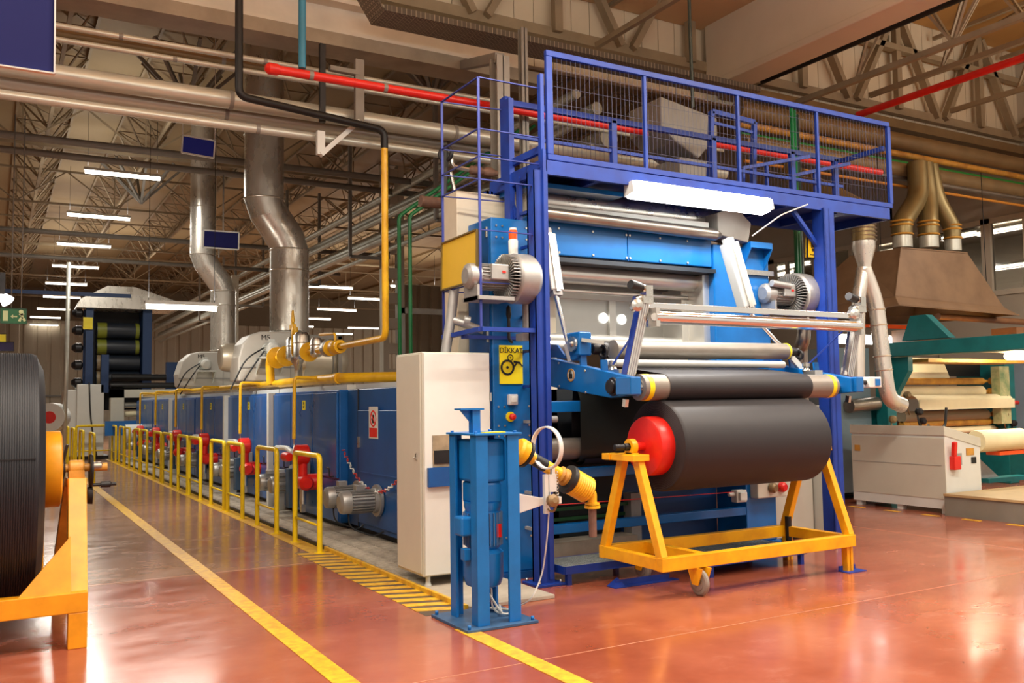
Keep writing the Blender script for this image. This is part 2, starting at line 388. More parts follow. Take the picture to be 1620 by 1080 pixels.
wb = struct('wall_back', folded(11.5, 17, 27.5, 0, 5.4, .4), mat('inner_wall_sheet', 'A89A84', .6, var=.1, scale=1))
# pale lattice column in the middle distance
cc = MB(); x0, y0 = 8.2, 20.0
for dx in (-.2, .2): cc.bb(x0+dx-.07, x0+dx+.07, y0-.12, y0+.12, 0, 7.2)
for k in range(12): cc.bb(x0-.2, x0+.2, y0-.1, y0+.1, .25+k*.6, .5+k*.6)
struct('trim_4', cc, mat('pale_column', 'C2B8A6', .55))
MB().bb(6.15, 6.35, 27.6, 27.8, 0, 5.4).build('trim_5', mat('pale_column2', 'BDB29E', .55), None, kind='structure')

XW = 17.0
zs, zt = 3.414, 4.949
wr = MB().bb(XW, XW+.2, 4, 27.5, 0, zs).bb(XW, XW+.2, 4, 27.5, zt, 8.5)
wside = struct('wall_right', wr, WALLG)
for k in range(9): MB().bb(XW-.012, XW, 4+k*2.6, 4.02+k*2.6, 0, zs).build('panel_joint', mat('joint_grey', '7D7468', .6), wside)
FRAMEC = mat('window_frame_white', 'CFC4B0', .5)
yw = [9.158, 10.629, 13.27, 14.625, 15.429, 16.311, 22.0, 26.5]
for k in range(len(yw)-1):
    a, b_ = yw[k], yw[k+1]
    fr = MB().bb(XW-.03, XW+.1, a, b_, zs, zs+.1).bb(XW-.03, XW+.1, a, b_, zt-.1, zt).bb(XW-.03, XW+.1, a, a+.13, zs, zt).bb(XW-.03, XW+.1, b_-.06, b_, zs, zt)
    fr.bb(XW, XW+.08, (a+b_)/2-.04, (a+b_)/2+.04, zs, zt)
    wd = struct('window_%d' % (k+1), fr, FRAMEC)
    MB().bb(XW+.04, XW+.05, a+.1, (a+b_)/2-.03, zs+.08, zt-.08).build('pane', GLASS, wd)
    MB().bb(XW+.04, XW+.05, (a+b_)/2+.03, b_-.05, zs+.08, zt-.08).build('pane', GLASS, wd)
MB().bb(22, 22.2, 4, 27.5, 2.6, 6.5).build('wall_outer', mat('office_wall', '8A7F70', .7), None, kind='structure')
MB().bb(XW+.2, 22, 4, 27.5, 5.4, 5.5).build('trim_6', mat('office_ceiling', '7D7060', .7), None, kind='structure')
MB().bb(XW+.2, 22, 4, 27.5, 2.5, 2.6).build('trim_7', mat('office_floor', '5E5448', .7), None, kind='structure')

# ------------------------------------------------------------------ lamps
def lamp(x, y, z, label, L=1.45, group='fluorescent ceiling lamps', power=0, name='ceiling_lamp', cat='lamp', axis='x', hang=1.2, cord=True):
    t = thing(name, label, cat, (x, y, z), group)
    if axis == 'x':
        MB().bb(x-L/2, x+L/2, y-.06, y+.06, z+.03, z+.08).build('housing', WHITE, t)
        MB().tube((x-L/2+.02, y, z), (x+L/2-.02, y, z), .04, 10).build('tube', TUBE, t)
    else:
        MB().bb(x-.06, x+.06, y-L/2, y+L/2, z+.03, z+.08).build('housing', WHITE, t)
        MB().tube((x, y-L/2, z), (x, y+L/2, z), .03, 8).build('tube', TUBE, t)
    if cord:
        c = MB()
        for s in (-.45, .45): c.tube((x+(s*L if axis == 'x' else 0), y+(s*L if axis == 'y' else 0), z+.08), (x+(s*L if axis == 'x' else 0), y+(s*L if axis == 'y' else 0), z+hang), .004, 5)
        each(c, 'hanger_wire', DARKM, t)
    if power:
        l = bpy.data.lights.new('lamp_light', 'AREA'); l.shape = 'RECTANGLE'; l.size = L if axis == 'x' else .15; l.size_y = .15 if axis == 'x' else L
        l.energy = power; l.color = (1.0, .94, .84); lo = bpy.data.objects.new('lamp_light', l); COL.objects.link(lo); lo.parent = t; lo.location = (0, 0, -.06)
        u = l.copy(); u.energy = power*(.9 if y < 9 else .2); lo = bpy.data.objects.new('lamp_uplight', u); COL.objects.link(lo); lo.parent = t; lo.location = (0, 0, .12); lo.rotation_euler = (math.pi, 0, 0)
    return t
ORD = ['nearest', 'second', 'third', 'fourth', 'fifth', 'sixth', 'seventh', 'eighth']
row = [[(2.19, 19.62, 6.2), (2.17, 24.26, 6.2), (2.19, 28.77, 6.2), (2.29, 33.33, 6.2), (2.31, 38.13, 6.2), (2.43, 42.84, 6.2), (2.39, 48.26, 6.2), (2.25, 52.84, 6.2), (2.4, 57.74, 6.2)]][0]
for k, p in enumerate(row):
    lamp(p[0], p[1], 6.2, ('%s tube lamp of the long row high above the left aisle' % (['nearest', 'second', 'third', 'fourth', 'fifth', 'sixth', 'seventh', 'eighth', 'farthest'][k])), power=145 if k < 6 else 0)
row2 = [[(4.48, 37.54, 5.6), (17.42, 38.21, 5.6), (12.94, 29.5, 5.6), (12.84, 33.63, 5.6), (13.01, 38.08, 5.6), (17.56, 46.96, 5.6), (17.61, 51.33, 5.6), (13.31, 42.49, 5.6), (13.85, 46.96, 5.6), (10.18, 30.68, 5.6)]][0]
nm = ['tube lamp above the distant roll calender hood', 'rightmost ceiling tube left of the gold panel, below the mesh truss', 'tube lamp just right of the green pipes', 'tube lamp just left of the tall yellow gas pipe', 'tube lamp right of the large silver duct, upper of three', 'short tube lamp right above the yellow gas valve', 'faint tube lamp over the gas valve handle', 'tube lamp touching the right edge of the large silver duct', 'small far tube lamp behind the large silver duct base', 'small bright lamp high to the right of the large silver duct']
for k, p in enumerate(row2): lamp(p[0], p[1], 5.6, nm[k], L=1.8, power=260 if k in (0, 1, 2, 3, 4) else 0)
# lamps of the near bay, above and behind the viewer; last three added to light girder and pipes
for k, (x, y, pw) in enumerate(((1.6, 2.6, 150), (1.6, -1.5, 150), (6.6, 3.4, 220), (11.6, 2.6, 230), (14.2, 5.2, 200), (6.4, -1.0, 150), (-2.6, 3, 130), (-2.6, 9, 130), (3.2, 5.2, 110), (8.2, 3.6, 120), (.2, 5.6, 90))):
    lamp(x, y, 4.9 if k in (8, 10) else 5.7, 'near bay tube lamp %s' % ['over the wide aisle', 'behind the viewer over the aisle', 'in front of the winder', 'in front of the coating line', 'beyond the right edge above the work platform', 'behind the viewer towards the winder', 'left of the viewer', 'left beyond the black rubber roll', 'added above the blue drive stand', 'added above the floor right of the trolley', 'added high over the orange roll stand'][k], L=2.4, power=pw*.85, hang=1.2, group='near bay ceiling lamps')
p = (2.31, 13.5, 2.904)
lamp(p[0], p[1], p[2], 'low hung tube lamp left of the smaller silver duct', L=1.0, power=60, hang=2.6)
# lamps seen in the office behind the glass
for k, (px) in enumerate([(20.0, 13.012, 5.295), (20.0, 12.085, 5.255), (20.0, 11.982, 4.395), (20.0, 15.302, 5.218), (20.0, 19.069, 5.11), (20.0, 18.441, 6.027)]):
    lamp(px[0], px[1], min(px[2], 5.3), ['office lamp behind the glass above the brown hood', 'office lamp behind the upper right window pane', 'office lamp behind the lower right window pane', 'office lamp behind the glass left of the hood', 'small office lamp beside the right blower', 'office lamp behind the glass above the right blower'][k], L=1.3, name='office_lamp', group='office lamps behind the glass', axis='y', cord=False, power=70)
p = (0.038, 9.5, 2.543)
lo_ = thing('wall_lamp', 'white reflector lamp cut by the left edge above the exit sign', 'lamp', p)
MB().lathe([(.02, 0), (.04, .03), (.06, .09)], p, (.5, -.3, -.6), 20, caps=True).build('reflector', TUBEB, lo_)
MB().box((p[0]-.05, p[1]+.02, p[2]+.1), (.16, .16, .2)).build('bracket', DARKM, lo_)
# ================================================================== OVERHEAD PIPES AND DUCTS

def hpipe(name, label, za, x0, x1, r, y, m=PIPEG, joints=(), cat='pipe', group=None):
    o = tag(MB().tube((x0, y, za), (x1, y, za), r, 20).build(name, m), label, cat, group)
    for jx in joints: MB().tube((jx-.02, y, za), (jx+.02, y, za), r*1.06, 20).build('joint_band', GREYSTEEL, o)
    return o
G1 = 'silver overhead pipes across the left aisle'
hpipe('overhead_pipe', 'thin silver overhead pipe, topmost of the bundle beside the big blue sign', 5.092, -8, 8.8, .03, 9.3, joints=(1.0, 2.4), group=G1)
hpipe('overhead_pipe', 'dull tan overhead pipe between the two topmost thin bright pipes', 5.072, -8, 8.8, .05, 9.44, m=BROWNP, joints=(2.0,), group=G1)
hpipe('overhead_pipe', 'thin bright overhead pipe, third from the top, just above the thick pair', 4.958, -8, 8.8, .028, 9.3, joints=(1.5,), group=G1)
hpipe('overhead_pipe', 'thick silver insulated overhead pipe level with the bottom of the big blue sign', 4.624, -8, 8.8, .092, 9.3, joints=(2.05, 4.6), group=G1)
hpipe('overhead_pipe', 'second thick silver insulated pipe directly below the first thick one', 4.55, -8, 8.8, .075, 9.52, joints=(2.05, 4.6), group=G1)
hpipe('overhead_pipe', 'lowest silver overhead pipe, running above the small hanging blue sign', 4.328, -8, 5.2, .045, 9.2, joints=(2.3,), group=G1)
# triangular pipe hanger
t = thing('pipe_hanger', 'grey triangular steel hanger bracket carrying the silver overhead pipes', 'bracket', (3.356, 9.08, 5.204))
p = (3.356, 9.08, 5.204); q = (3.354, 9.08, 4.507); a = (2.926, 9.08, 4.107); c = (2.926, 9.08, 4.344)
MB().bar(p, q, .1, .06).build('upright', GREYSTEEL, t, bev=.004)
MB().bar(a, (q[0], q[1], q[2]+.02), .08, .05).build('brace', WHITE, t); MB().bar(a, (a[0], a[1], a[2]+.25), .08, .06).build('upright', WHITE, t)
MB().bar((a[0]+.1, a[1], a[2]+.95), (p[0], p[1], p[2]-.15), .07, .05).build('brace', GREYSTEEL, t)
MB().bar((a[0]+.02, a[1], a[2]+.35), (a[0]+.02, a[1], p[2]+.1), .06, .05).build('upright', DARKM, t)
# black gas pipe that turns yellow
p0 = (2.047, 8.95, 5.463); p1 = (2.052, 8.95, 4.56); p2 = (3.592, 8.95, 4.428)
t = thing('gas_pipe', 'black overhead pipe dropping beside the large duct and turning into a yellow gas riser', 'pipe', p2)
MB().path([(p0[0], p0[1], p0[2]+.3), p1, (p2[0], p2[1], p2[2]), (p2[0], p2[1], p2[2]-.2)], .04, 12, .09).build('black_pipe', BLACK, t, label='matt black upper pipe')
zr = 2.187
MB().path([(p2[0], p2[1], p2[2]-.18), (p2[0], p2[1], zr), (p2[0]+.04, 10.5, zr+.0)], .037, 14, .1).build('yellow_pipe', GASY, t, label='yellow riser and branch')
# valve train on the yellow branch
vx = p2[0]+.04
def flange(o, y, r=.11, z=zr, m=GASY, L=.03): MB().lathe([(r, 0), (r, L)], (vx, y, z), (0, 1, 0), 20).build('flange', m, o)
t = thing('gas_valve_train', 'yellow gas valve train with silver filters in front of the large duct base', 'valve', (vx, 9.0, zr))
b = MB(); b.tube((vx, 10.5, zr), (vx, 13.6, zr), .045).build('pipe_run', GASY, t)
for y, r in ((10.5, .08), (10.85, .1), (11.75, .13), (12.8, .15), (13.3, .16)): flange(t, y, r)
MB().lathe([(.05, 0), (.09, .06), (.09, .2), (.05, .26)], (vx, 10.53, zr), (0, 1, 0), 16).build('ball_valve', GASY, t)
MB().path([(vx, 10.7, zr+.07), (vx, 10.7, zr+.17), (vx, 11.3, zr+.2)], .018, 8, .05).build('valve_handle', GASY, t)
MB().lathe([(.1, 0), (.1, .1)], (vx, 10.92, zr), (0, 1, 0), 18).build('grey_coupling', ALU, t)
for y, r, h in ((11.45, .08, .12), (12.1, .11, .24), (12.5, .1, .2)):
    b = MB(); b.lathe([(r*.6, -.08), (r, -.05), (r, h), (r*.7, h+.05)], (vx, y, zr), (0, 0, 1), 20); b.torus((vx, y, zr+h*.6), (0, 0, 1), r*1.02, .008, 20, 6)
    b.build('filter_housing', SHEET, t)
MB().lathe([(.03, -.22), (.05, -.16), (.09, -.1), (.09, -.04)], (vx, 12.3, zr), (0, 0, 1), 14).build('drain_cup', SHEET, t)
MB().path([(vx-.05, 12.35, zr), (vx-.05, 12.35, zr+.5)], .022, 8).build('vent_stem', GASY, t)
MB().box((vx-.05, 12.35, zr+.38), (.05, .16, .07)).lathe([(.03, 0), (.02, .1), (.015, .16)], (vx-.05, 12.35, zr+.45), (0, 0, 1), 12).lathe([(.04, -.05), (.05, 0), (.04, .05)], (vx-.05, 12.25, zr+.32), (0, 0, 1), 10).build('vent_valve', GASY, t)
HX, HZ = 3.7, 1.811
MB().path([(vx, 13.4, zr), (vx, 13.75, zr-.01), (HX-.05, 13.75, HZ)], .065, 14, .12).build('down_pipe', GASY, t)
# the yellow header along the ovens with its drops
t = thing('gas_header_pipe', 'long yellow gas header pipe running above the blue ovens with thin drops', 'pipe', (HX, 9, HZ))
MB().tube((HX, 13.2, HZ), (HX, 27.4, HZ), .05, 16).build('header_far_run', GASY, t)
MB().path([(HX, 13.4, HZ), (HX, 10.6, HZ), (5.2, 9.6, HZ)], .062, 16, .3).build('header_near_run', GASY, t)
MB().tube((HX, 10.75, HZ), (HX, 10.85, HZ), .07, 16).build('weld_ring', GASY, t)
DROPS = [11.49, 14.42, 17.45, 20.2, 22.98, 25.6]
for y in DROPS:
    d = MB().path([(HX-.02, y, HZ+.02), (3.35, y-.02, HZ+.03), (3.35, y, 1.05)], .024, 8, .05).build('drop_pipe', GASY, t)
    MB().path([(3.35, y, 1.07), (3.36, y+.02, .98), (3.34, y, .88)], .013, 8, .03).build('flexible_hose', SHEET, d)
    MB().box((3.35, y, .86), (.05, .05, .08)).tube((3.35, y, .78), (3.35, y, .84), .045).build('shutoff_valve', OCHRE, d)
# red fire pipes
hpipe('fire_pipe', 'bright red fire pipe crossing behind the blue ladder cage', 4.609, 2.178, 10.7, .042, 8.2, RED, joints=(2.55, 3.3))
p = (2.178, 8.2, 4.609)
MB().lathe([(.03, -.06), (.055, -.03), (.055, .05), (.04, .08)], p, (1, 0, 0), 14).build('end_cap', RED, bpy.data.objects['fire_pipe'])
tag(MB().tube((11.9, 9.503, 5.977), (11.9, 6.475, 5.995), .055, 12).build('fire_pipe', RED), 'dull red fire pipe under the ochre ceiling at upper right', 'pipe')
tag(MB().tube((10.1, 10.126, 6.333), (10.1, 6.182, 6.317), .06, 12).build('black_overhead_pipe', BLACK), 'black pipe running below the ochre ceiling right of the pale beam', 'pipe')
p = (2.465, 8.2, 4.664)
tag(MB().tube(p, (p[0], p[1], 6.9), .036, 12).build('blue_drop_pipe', mat('water_blue', '2E7FA0', .4)), 'vertical blue pipe dropping from the ceiling onto the red fire pipe', 'pipe')
p = (6.756, 7.6, 4.761)
tag(MB().path([p, (p[0]-.01, p[1], p[2]+1.0), (p[0], p[1], 6.95)], .02, 8).build('hanging_cable', mat('dark_green_cable', '2E3A35', .5)), 'dark green cable hanging from the ceiling into the mesh platform', 'cable')
# green pair
for k, (x, y) in enumerate(((3.86, 9.2), (3.99, 9.2))):
    zt_ = 3.56+.02*k
    tag(MB().path([(x, y, .03), (x, y, zt_), (x+1.9, y+.4, zt_+1.4)], .022, 10, .05).build('green_pipe', GREEN), ['left of the two green pipes rising behind the grey cabinet', 'right of the two green pipes rising behind the grey cabinet'][k], 'pipe', 'pair of green pipes behind the grey cabinet')
for k, (x, y) in enumerate(((8.1, 7.4), (8.2, 7.45), (8.35, 7.55))):
    tag(MB().tube((x, y, .0), (x, y, 4.9), .024, 10).build('green_pipe', GREEN if k < 2 else mat('dark_green', '12332E', .4)), ['left green riser pipe beside the right platform post', 'second green riser pipe beside the right platform post', 'dark green riser pipe right of the two green ones'][k], 'pipe', 'riser pipes beside the right platform post')
# bundle that runs away from the viewer along the ovens' far side
for k, (x, z, r) in enumerate(((6.95, 5.75, .07), (7.3, 5.6, .09), (7.5, 5.2, .15), (7.2, 5.0, .07), (7.45, 4.85, .05), (7.0, 5.35, .06))):
    tag(MB().tube((x, 10.2, z), (x, 50, z), r, 14).build('conveying_pipe', PIPEG), '%s silver pipe of the bundle that recedes behind the ducts' % ['topmost', 'second highest', 'thickest middle', 'second lowest', 'lowest', 'thin middle'][k], 'pipe', 'bundle of silver pipes receding behind the ducts')
b = MB()
for y in (14.5, 19, 24, 30, 36):
    b.bar((6.8, y, 4.75), (7.7, y, 4.75), .07); b.bar((6.8, y, 4.75), (6.8, y, 7.3), .07); b.bar((7.7, y, 4.75), (7.7, y, 7.3), .07)
b.build('pipe_rack', GREYSTEEL, ceil)
# right hand bundle (along x) in front of the coating line
RB = 'pipes across the upper right in front of the windows'
for k, (py, r, m, lb) in enumerate(((222, .13, BROWNP, 'broad brown insulated pipe just below the truss wall at upper right'), (243, .05, OCHRE, 'thin ochre pipe under the broad brown pipe at upper right'), (257, .035, mat('vivid_green_pipe', '0E7A2A', .4), 'bright green pipe across the upper right'), (270, .12, BROWNP, 'thick brown pipe directly below the bright green pipe'), (283, .04, BRONZE, 'thin grey brown pipe above the orange conduit'), (296, .022, mat('orange_conduit', 'C8842C', .5), 'thin orange conduit lowest at upper right'))):
    z = [5.548,5.331,5.187,5.054,4.920,4.787][k]
    hpipe('overhead_pipe', lb, z, 9.0, 16.95, r, 9.2-.02*k, m, group=RB)

# perforated cable tray
p = (3.343, 8.9, 5.937); p2 = (3.521, 8.9, 5.66); p3 = (5.341, 8.9, 5.551)
t = thing('cable_tray', 'perforated grey cable tray bending along the girder above the red pipe', 'tray', p2)
MB().bb(p2[0], 9.0, 8.75, 9.15, p2[2], p2[2]+.012).bb(p2[0], 9.0, 8.74, 8.752, p2[2], p2[2]+.07).bb(p2[0], 9.0, 9.15, 9.162, p2[2], p2[2]+.07).build('tray_run', TRAY, t)
MB().prism([(p2[0], 8.75, p2[2]), (p2[0], 9.15, p2[2]), (p2[0]-.5, 9.15, p2[2]+.75), (p2[0]-.5, 8.75, p2[2]+.75)], (.01, 0, .01)).build('tray_rise', TRAY, t)
# hose assembly at the cage
p = (3.815, 7.9, 3.958)
t = thing('steam_fitting', 'rusty steam fitting with a black hose loop behind the ladder cage', 'fitting', p)
MB().path([p, (p[0]-.03, p[1], p[2]-.55)], .03, 10).torus((p[0], p[1], p[2]-.02), (1, .6, 0), .07, .02).build('black_hose', BLACK, t)
MB().path([(p[0]+.05, p[1], p[2]+.02), (p[0]+.07, p[1], p[2]-.14), (p[0]+.25, p[1], p[2]-.15)], .022, 8, .05).path([(p[0]+.05, p[1], p[2]-.2), (p[0]+.12, p[1], p[2]-.5), (p[0]+.1, p[1], p[2]-.7)], .02, 8, .05).build('silver_hose', SHEET, t)
MB().lathe([(.02, 0), (.045, .03), (.05, .12), (.03, .16), (.05, .2), (.05, .26), (.03, .3)], (p[0]+.25, p[1], p[2]-.15), (1, 0, 0), 14).tube((p[0]+.5, p[1], p[2]-.15), (p[0]+1.3, p[1], p[2]-.17), .03).build('rusty_coupling', RUST, t)
p = (3.852, 8.6, 3.61)
hpipe('branch_pipe', 'short taupe pipe entering the cream cabinet behind the cage', p[2], p[0], p[0]+1.4, .06, 8.6, m=RUST)

# hanging signs
def board(name, label, corners, m, fm, parent=None, th=.02, cat='sign', fr=.02):
    """corners: top-left, top-right, bottom-right, bottom-left of the front face"""
    c = [V(x) for x in corners]; n = (c[1]-c[0]).cross(c[2]-c[1]).normalized()
    root = thing(name, label, cat, c[0]) if parent is None else None
    par = root or parent
    b = MB().prism(c, n*th).build('board', m, par)
    f = MB()
    for k in range(4): f.bar(c[k], c[(k+1) % 4], fr, th*1.2, up=n)
    f.build('border', fm, b)
    return par, b
ZS = 3.095
board('hanging_sign', 'large dark blue hanging sign cut by the upper left corner', [(-.9, 4.0, 3.45), (0.18, 4.0, 3.45), (0.185, 4.0, 2.843), (-.9, 4.0, 2.843)], SIGNB, WHITE, fr=.006)
MB().bb(-.12, -.02, 4.05, 4.1, 2.669, 3.2).build('hanger_post', GREYSTEEL, bpy.data.objects['hanging_sign'])
p = [(2.127, 12.5, 5.12), (2.547, 12.5, 5.098), (2.531, 12.5, 4.859), (2.113, 12.5, 4.885)]
r_, _ = board('hanging_sign', 'small bright blue hanging sign under the lowest silver pipe', p, mat('sign_blue_bright', '10219A', .7), WHITE)
each(MB().tube(p[0], (p[0][0], p[0][1], 6.98), .006, 5).tube(p[1], (p[1][0], p[1][1], 6.98), .006, 5), 'hanger_wire', WHITE, r_)
p = [(2.791, 14.5, 4.233), (3.335, 14.5, 4.237), (3.327, 14.5, 3.961), (2.783, 14.5, 3.963)]
r_, _ = board('hanging_sign', 'small dark navy hanging sign in front of the smaller silver duct', p, SIGNB, WHITE)
MB().tube((p[0][0]+.3, p[0][1], p[0][2]), (p[0][0]+.3, p[0][1], p[0][2]+.9), .012, 5).tube((p[2][0]-.3, p[2][1], p[2][2]-.15), (p[2][0]-.3, p[2][1], p[2][2]), .012, 5).build('hanger_rod', GREYSTEEL, r_)
EX = [(0.048, 13.0, 2.76), (0.336, 13.0, 2.754), (0.339, 13.0, 2.568), (0.052, 13.0, 2.568)]
ex, bd = board('exit_sign', 'green emergency exit sign with door, arrow and running figure at the left edge', EX, mat('exit_green', '0E6A34', .4), mat('exit_green_dark', '0A4A26', .4), fr=.01)
x0, x1, z0, z1 = EX[3][0], EX[1][0], EX[3][2], EX[0][2]; W_, H_ = x1-x0, z1-z0; yy = 13-.008
MB().bb(x0+.08*W_, x0+.28*W_, yy, yy+.006, z0+.16*H_, z1-.18*H_).build('door_pictogram', mat('sign_cream', 'D9E2A8', .4), bd)
m_ = MB(); m_.bb(x0+.45*W_, x0+.64*W_, yy, yy+.006, z0+.42*H_, z0+.5*H_); m_.prism([(x0+.38*W_, yy, z0+.46*H_), (x0+.48*W_, yy, z0+.6*H_), (x0+.48*W_, yy, z0+.32*H_)], (0, .006, 0)); m_.build('arrow', mat('sign_cream', 'D9E2A8', .4), bd)
m_ = MB(); X_ = lambda u, v: (x0+u*W_, yy, z0+v*H_)
m_.lathe([(.028, 0), (.028, .006)], X_(.79, .78), (0, 1, 0), 10)
for a, c in (((.8, .68), (.84, .42)), ((.84, .42), (.76, .3)), ((.76, .3), (.72, .15)), ((.84, .42), (.9, .28)), ((.9, .28), (.95, .18)), ((.8, .66), (.73, .55)), ((.8, .66), (.9, .6))): m_.bar(X_(*a), X_(*c), .03, .006, up=(0, 1, 0))
m_.build('running_figure', mat('sign_cream', 'D9E2A8', .4), bd)
b = MB(); b.tube((x0+.4*W_, 13, z1), (x0+.4*W_, 13, z1+2.5), .008, 5).tube((x1-.06, 13, z1), (x1-.06, 13, z1+2.5), .008, 5); each(b, 'hanger_wire', GREYSTEEL, ex)
p = [(0.007, 14.0, 2.503), (0.126, 14.0, 2.506), (0.128, 14.0, 2.394), (0.009, 14.0, 2.392)]
board('hanging_sign', 'small yellow sign below the exit sign at the left edge', p, SIGNY, SIGNK, fr=.008)
p = [(0.009, 14.2, 2.404), (0.221, 14.2, 2.409), (0.224, 14.2, 2.286), (0.012, 14.2, 2.283)]
board('hanging_sign', 'dark purple sign directly above the ribbed black roll', p, mat('sign_purple', '2C2458', .5), SIGNK, fr=.008)
# slim pole by the walkway
p = (3.555, 57.186, 0.5)
tag(MB().tube((1.213, 20, 0), (1.25, 20, 4.402), .04, 10).build('slim_pole', PIPEG), 'slim pale pole standing left of the distant beige cabinets', 'pole')
tag(MB().bb(-8, 2.9, 24, 24.06, 4.186, 4.276).build('crane_rail', mat('crane_blue', '24406E', .5)), 'blue overhead rail across the far end of the aisle', 'rail')

# exhaust stacks with fan housings on top of the ovens
def stack(y, xl, xu, r, z_house, z_el1, z_el2, z_top, label_f, label_d, poly, mc):
    t = thing('exhaust_duct', label_d, 'duct', (xl, y, z_house))
    MB().tube((xl, y, z_house), (xl, y, z_el1), r, 28).build('lower_duct', STEEL, t)
    n = 3; xs = [xl, xl+(xu-xl)*.22, xl+(xu-xl)*.78, xu]; zz = [z_el1, z_el1+(z_el2-z_el1)*.28, z_el1+(z_el2-z_el1)*.72, z_el2]
    d0 = None
    for i in range(3):
        vs = []; 
        for (x, z, tl) in ((xs[i], zz[i], i), (xs[i+1], zz[i+1], i+1)):
            tilt = {0: 0, 1: .35, 2: .35, 3: 0}[tl]*(-1 if xu < xl else 1)
            for k in range(28):
                a = 2*math.pi*k/28; dx = math.cos(a)*r; vs.append((x+dx*math.cos(tilt), y+math.sin(a)*r, z-dx*math.sin(tilt)))
        m_ = MB().add(vs, [(k, (k+1) % 28, (k+1) % 28+28, k+28) for k in range(28)], True); m_.build('elbow_segment', STEEL, t)
    MB().tube((xu, y, z_el2), (xu, y, z_top), r, 28).build('upper_duct', STEEL, t)
    b = MB()
    for z in (z_house+.02, z_house+1.05, z_el1-.02): b.torus((xl, y, z), (0, 0, 1), r*1.01, .012, 28, 6)
    for z in (z_el2+.02, z_el2+1.1, z_el2+2.2): b.torus((xu, y, z), (0, 0, 1), r*1.01, .012, 28, 6)
    b.build('joint_band', STEEL, t)
    # fan scroll, its flat face towards the aisle end
    f = thing('exhaust_fan', label_f, 'fan', (xl, y, 1.72))
    yf = poly[0][1]; M_ = V(mc)
    MB().prism(poly, (0, r*1.9, 0)).build('scroll_housing', mat('fan_grey', 'CDC9C0', .4, var=.05, scale=3), f, bev=.03)
    xs_ = [p_[0] for p_ in poly]; zs_ = [p_[2] for p_ in poly]
    MB().bb(min(xs_)+.02, max(xs_)-.02, yf-.012, yf, 2.08, 2.1).bb(xl-r*.35, xl-r*.33, yf-.01, yf, 1.75, max(zs_)).build('casing_seam', GREYP, f)
    motor(f, (M_.x, yf-.36, M_.z), (0, 1, 0), .12, .35, WHITE)
    MB().bb(M_.x-.2, M_.x+.2, yf-.36, yf, M_.z-.16, M_.z-.13).prism([(M_.x-.2, yf-.34, M_.z-.15), (M_.x-.2, yf, M_.z-.15), (M_.x-.2, yf, M_.z-.4)], (.02, 0, 0)).prism([(M_.x+.18, yf-.34, M_.z-.15), (M_.x+.18, yf, M_.z-.15), (M_.x+.18, yf, M_.z-.4)], (.02, 0, 0)).build('motor_bracket', WHITE, f)
    MB().path([(M_.x-.12, yf-.2, M_.z+.02), (M_.x-.4, yf-.15, M_.z-.15), (M_.x-.62, yf-.1, 1.74)], .014, 6, .2).path([(M_.x-.12, yf-.2, M_.z-.03), (M_.x-.3, yf-.15, M_.z-.3), (M_.x-.5, yf-.1, 1.74)], .014, 6, .2).build('cable', BLACK, f)
    text('lettering', 'M5', .12, (M_.x-.05, yf-.006, max(zs_)-.12), FACE_Y, SIGNK, f)
    if y < 18: MB().lathe([(.14, -.2), (.2, -.18), (.23, -.12), (.24, 0), (.24, .3)], (min(xs_)+.05, yf+.7, 2.28), (1, 0, 0), 24).build('suction_duct', mat('cream_duct', 'CFC5B0', .35, .4, var=.1, scale=3), f)
    return t
stack(15.0, 4.295, 3.861, 0.323, 2.688, 4.107, 4.902, 8.4, 'grey exhaust fan with motor under the large silver duct', 'large silver round exhaust duct with an offset bend, nearer of two', [(3.349, 14.55, 1.87), (3.347, 14.55, 2.241), (3.405, 14.55, 2.463), (3.534, 14.55, 2.607), (3.694, 14.55, 2.672), (4.472, 14.55, 2.692), (4.472, 14.55, 1.867)], (3.827, 14.55, 2.378))
stack(21.0, 4.491, 4.035, 0.28, 2.709, 4.095, 4.866, 8.4, 'grey exhaust fan under the smaller silver duct, farther along the ovens', 'smaller silver round exhaust duct with an offset bend, farther of two', [(3.466, 20.55, 1.902), (3.438, 20.55, 2.176), (3.527, 20.55, 2.464), (3.709, 20.55, 2.632), (3.895, 20.55, 2.676), (4.684, 20.55, 2.687), (4.689, 20.55, 1.895)], (3.977, 20.55, 2.385))
# horizontal insulated duct behind the gas valves
p = (3.99, 13.2, 2.144); q = (4.709, 13.2, 2.17)
t = thing('horizontal_duct', 'horizontal cream round duct lying behind the yellow gas valves', 'duct', p)
MB().tube((p[0]-.05, 13.2, p[2]), (q[0]-.35, 13.2, p[2]-.02), .31, 28).build('duct_run', mat('cream_duct', 'CFC5B0', .35, .4, var=.1, scale=3), t)
MB().lathe([(.3, 0), (.28, .15), (.2, .26), (.05, .32)], (q[0]-.35, 13.2, p[2]-.02), (1, 0, 0), 24).build('end_cap', mat('cream_duct', 'CFC5B0'), t)
MB().torus(((p[0]+q[0])/2, 13.2, p[2]), (1, 0, 0), .315, .012).build('joint_band', GREYSTEEL, t)
MB().bb(q[0]-.9, q[0]-.84, 12.85, 12.9, 1.7, p[2]+.35).bb(q[0]-.3, q[0]-.24, 12.85, 12.9, 1.7, p[2]+.35).bb(q[0]-.9, q[0]-.24, 12.85, 12.9, p[2]+.3, p[2]+.36).build('support_frame', GREYSTEEL, t)

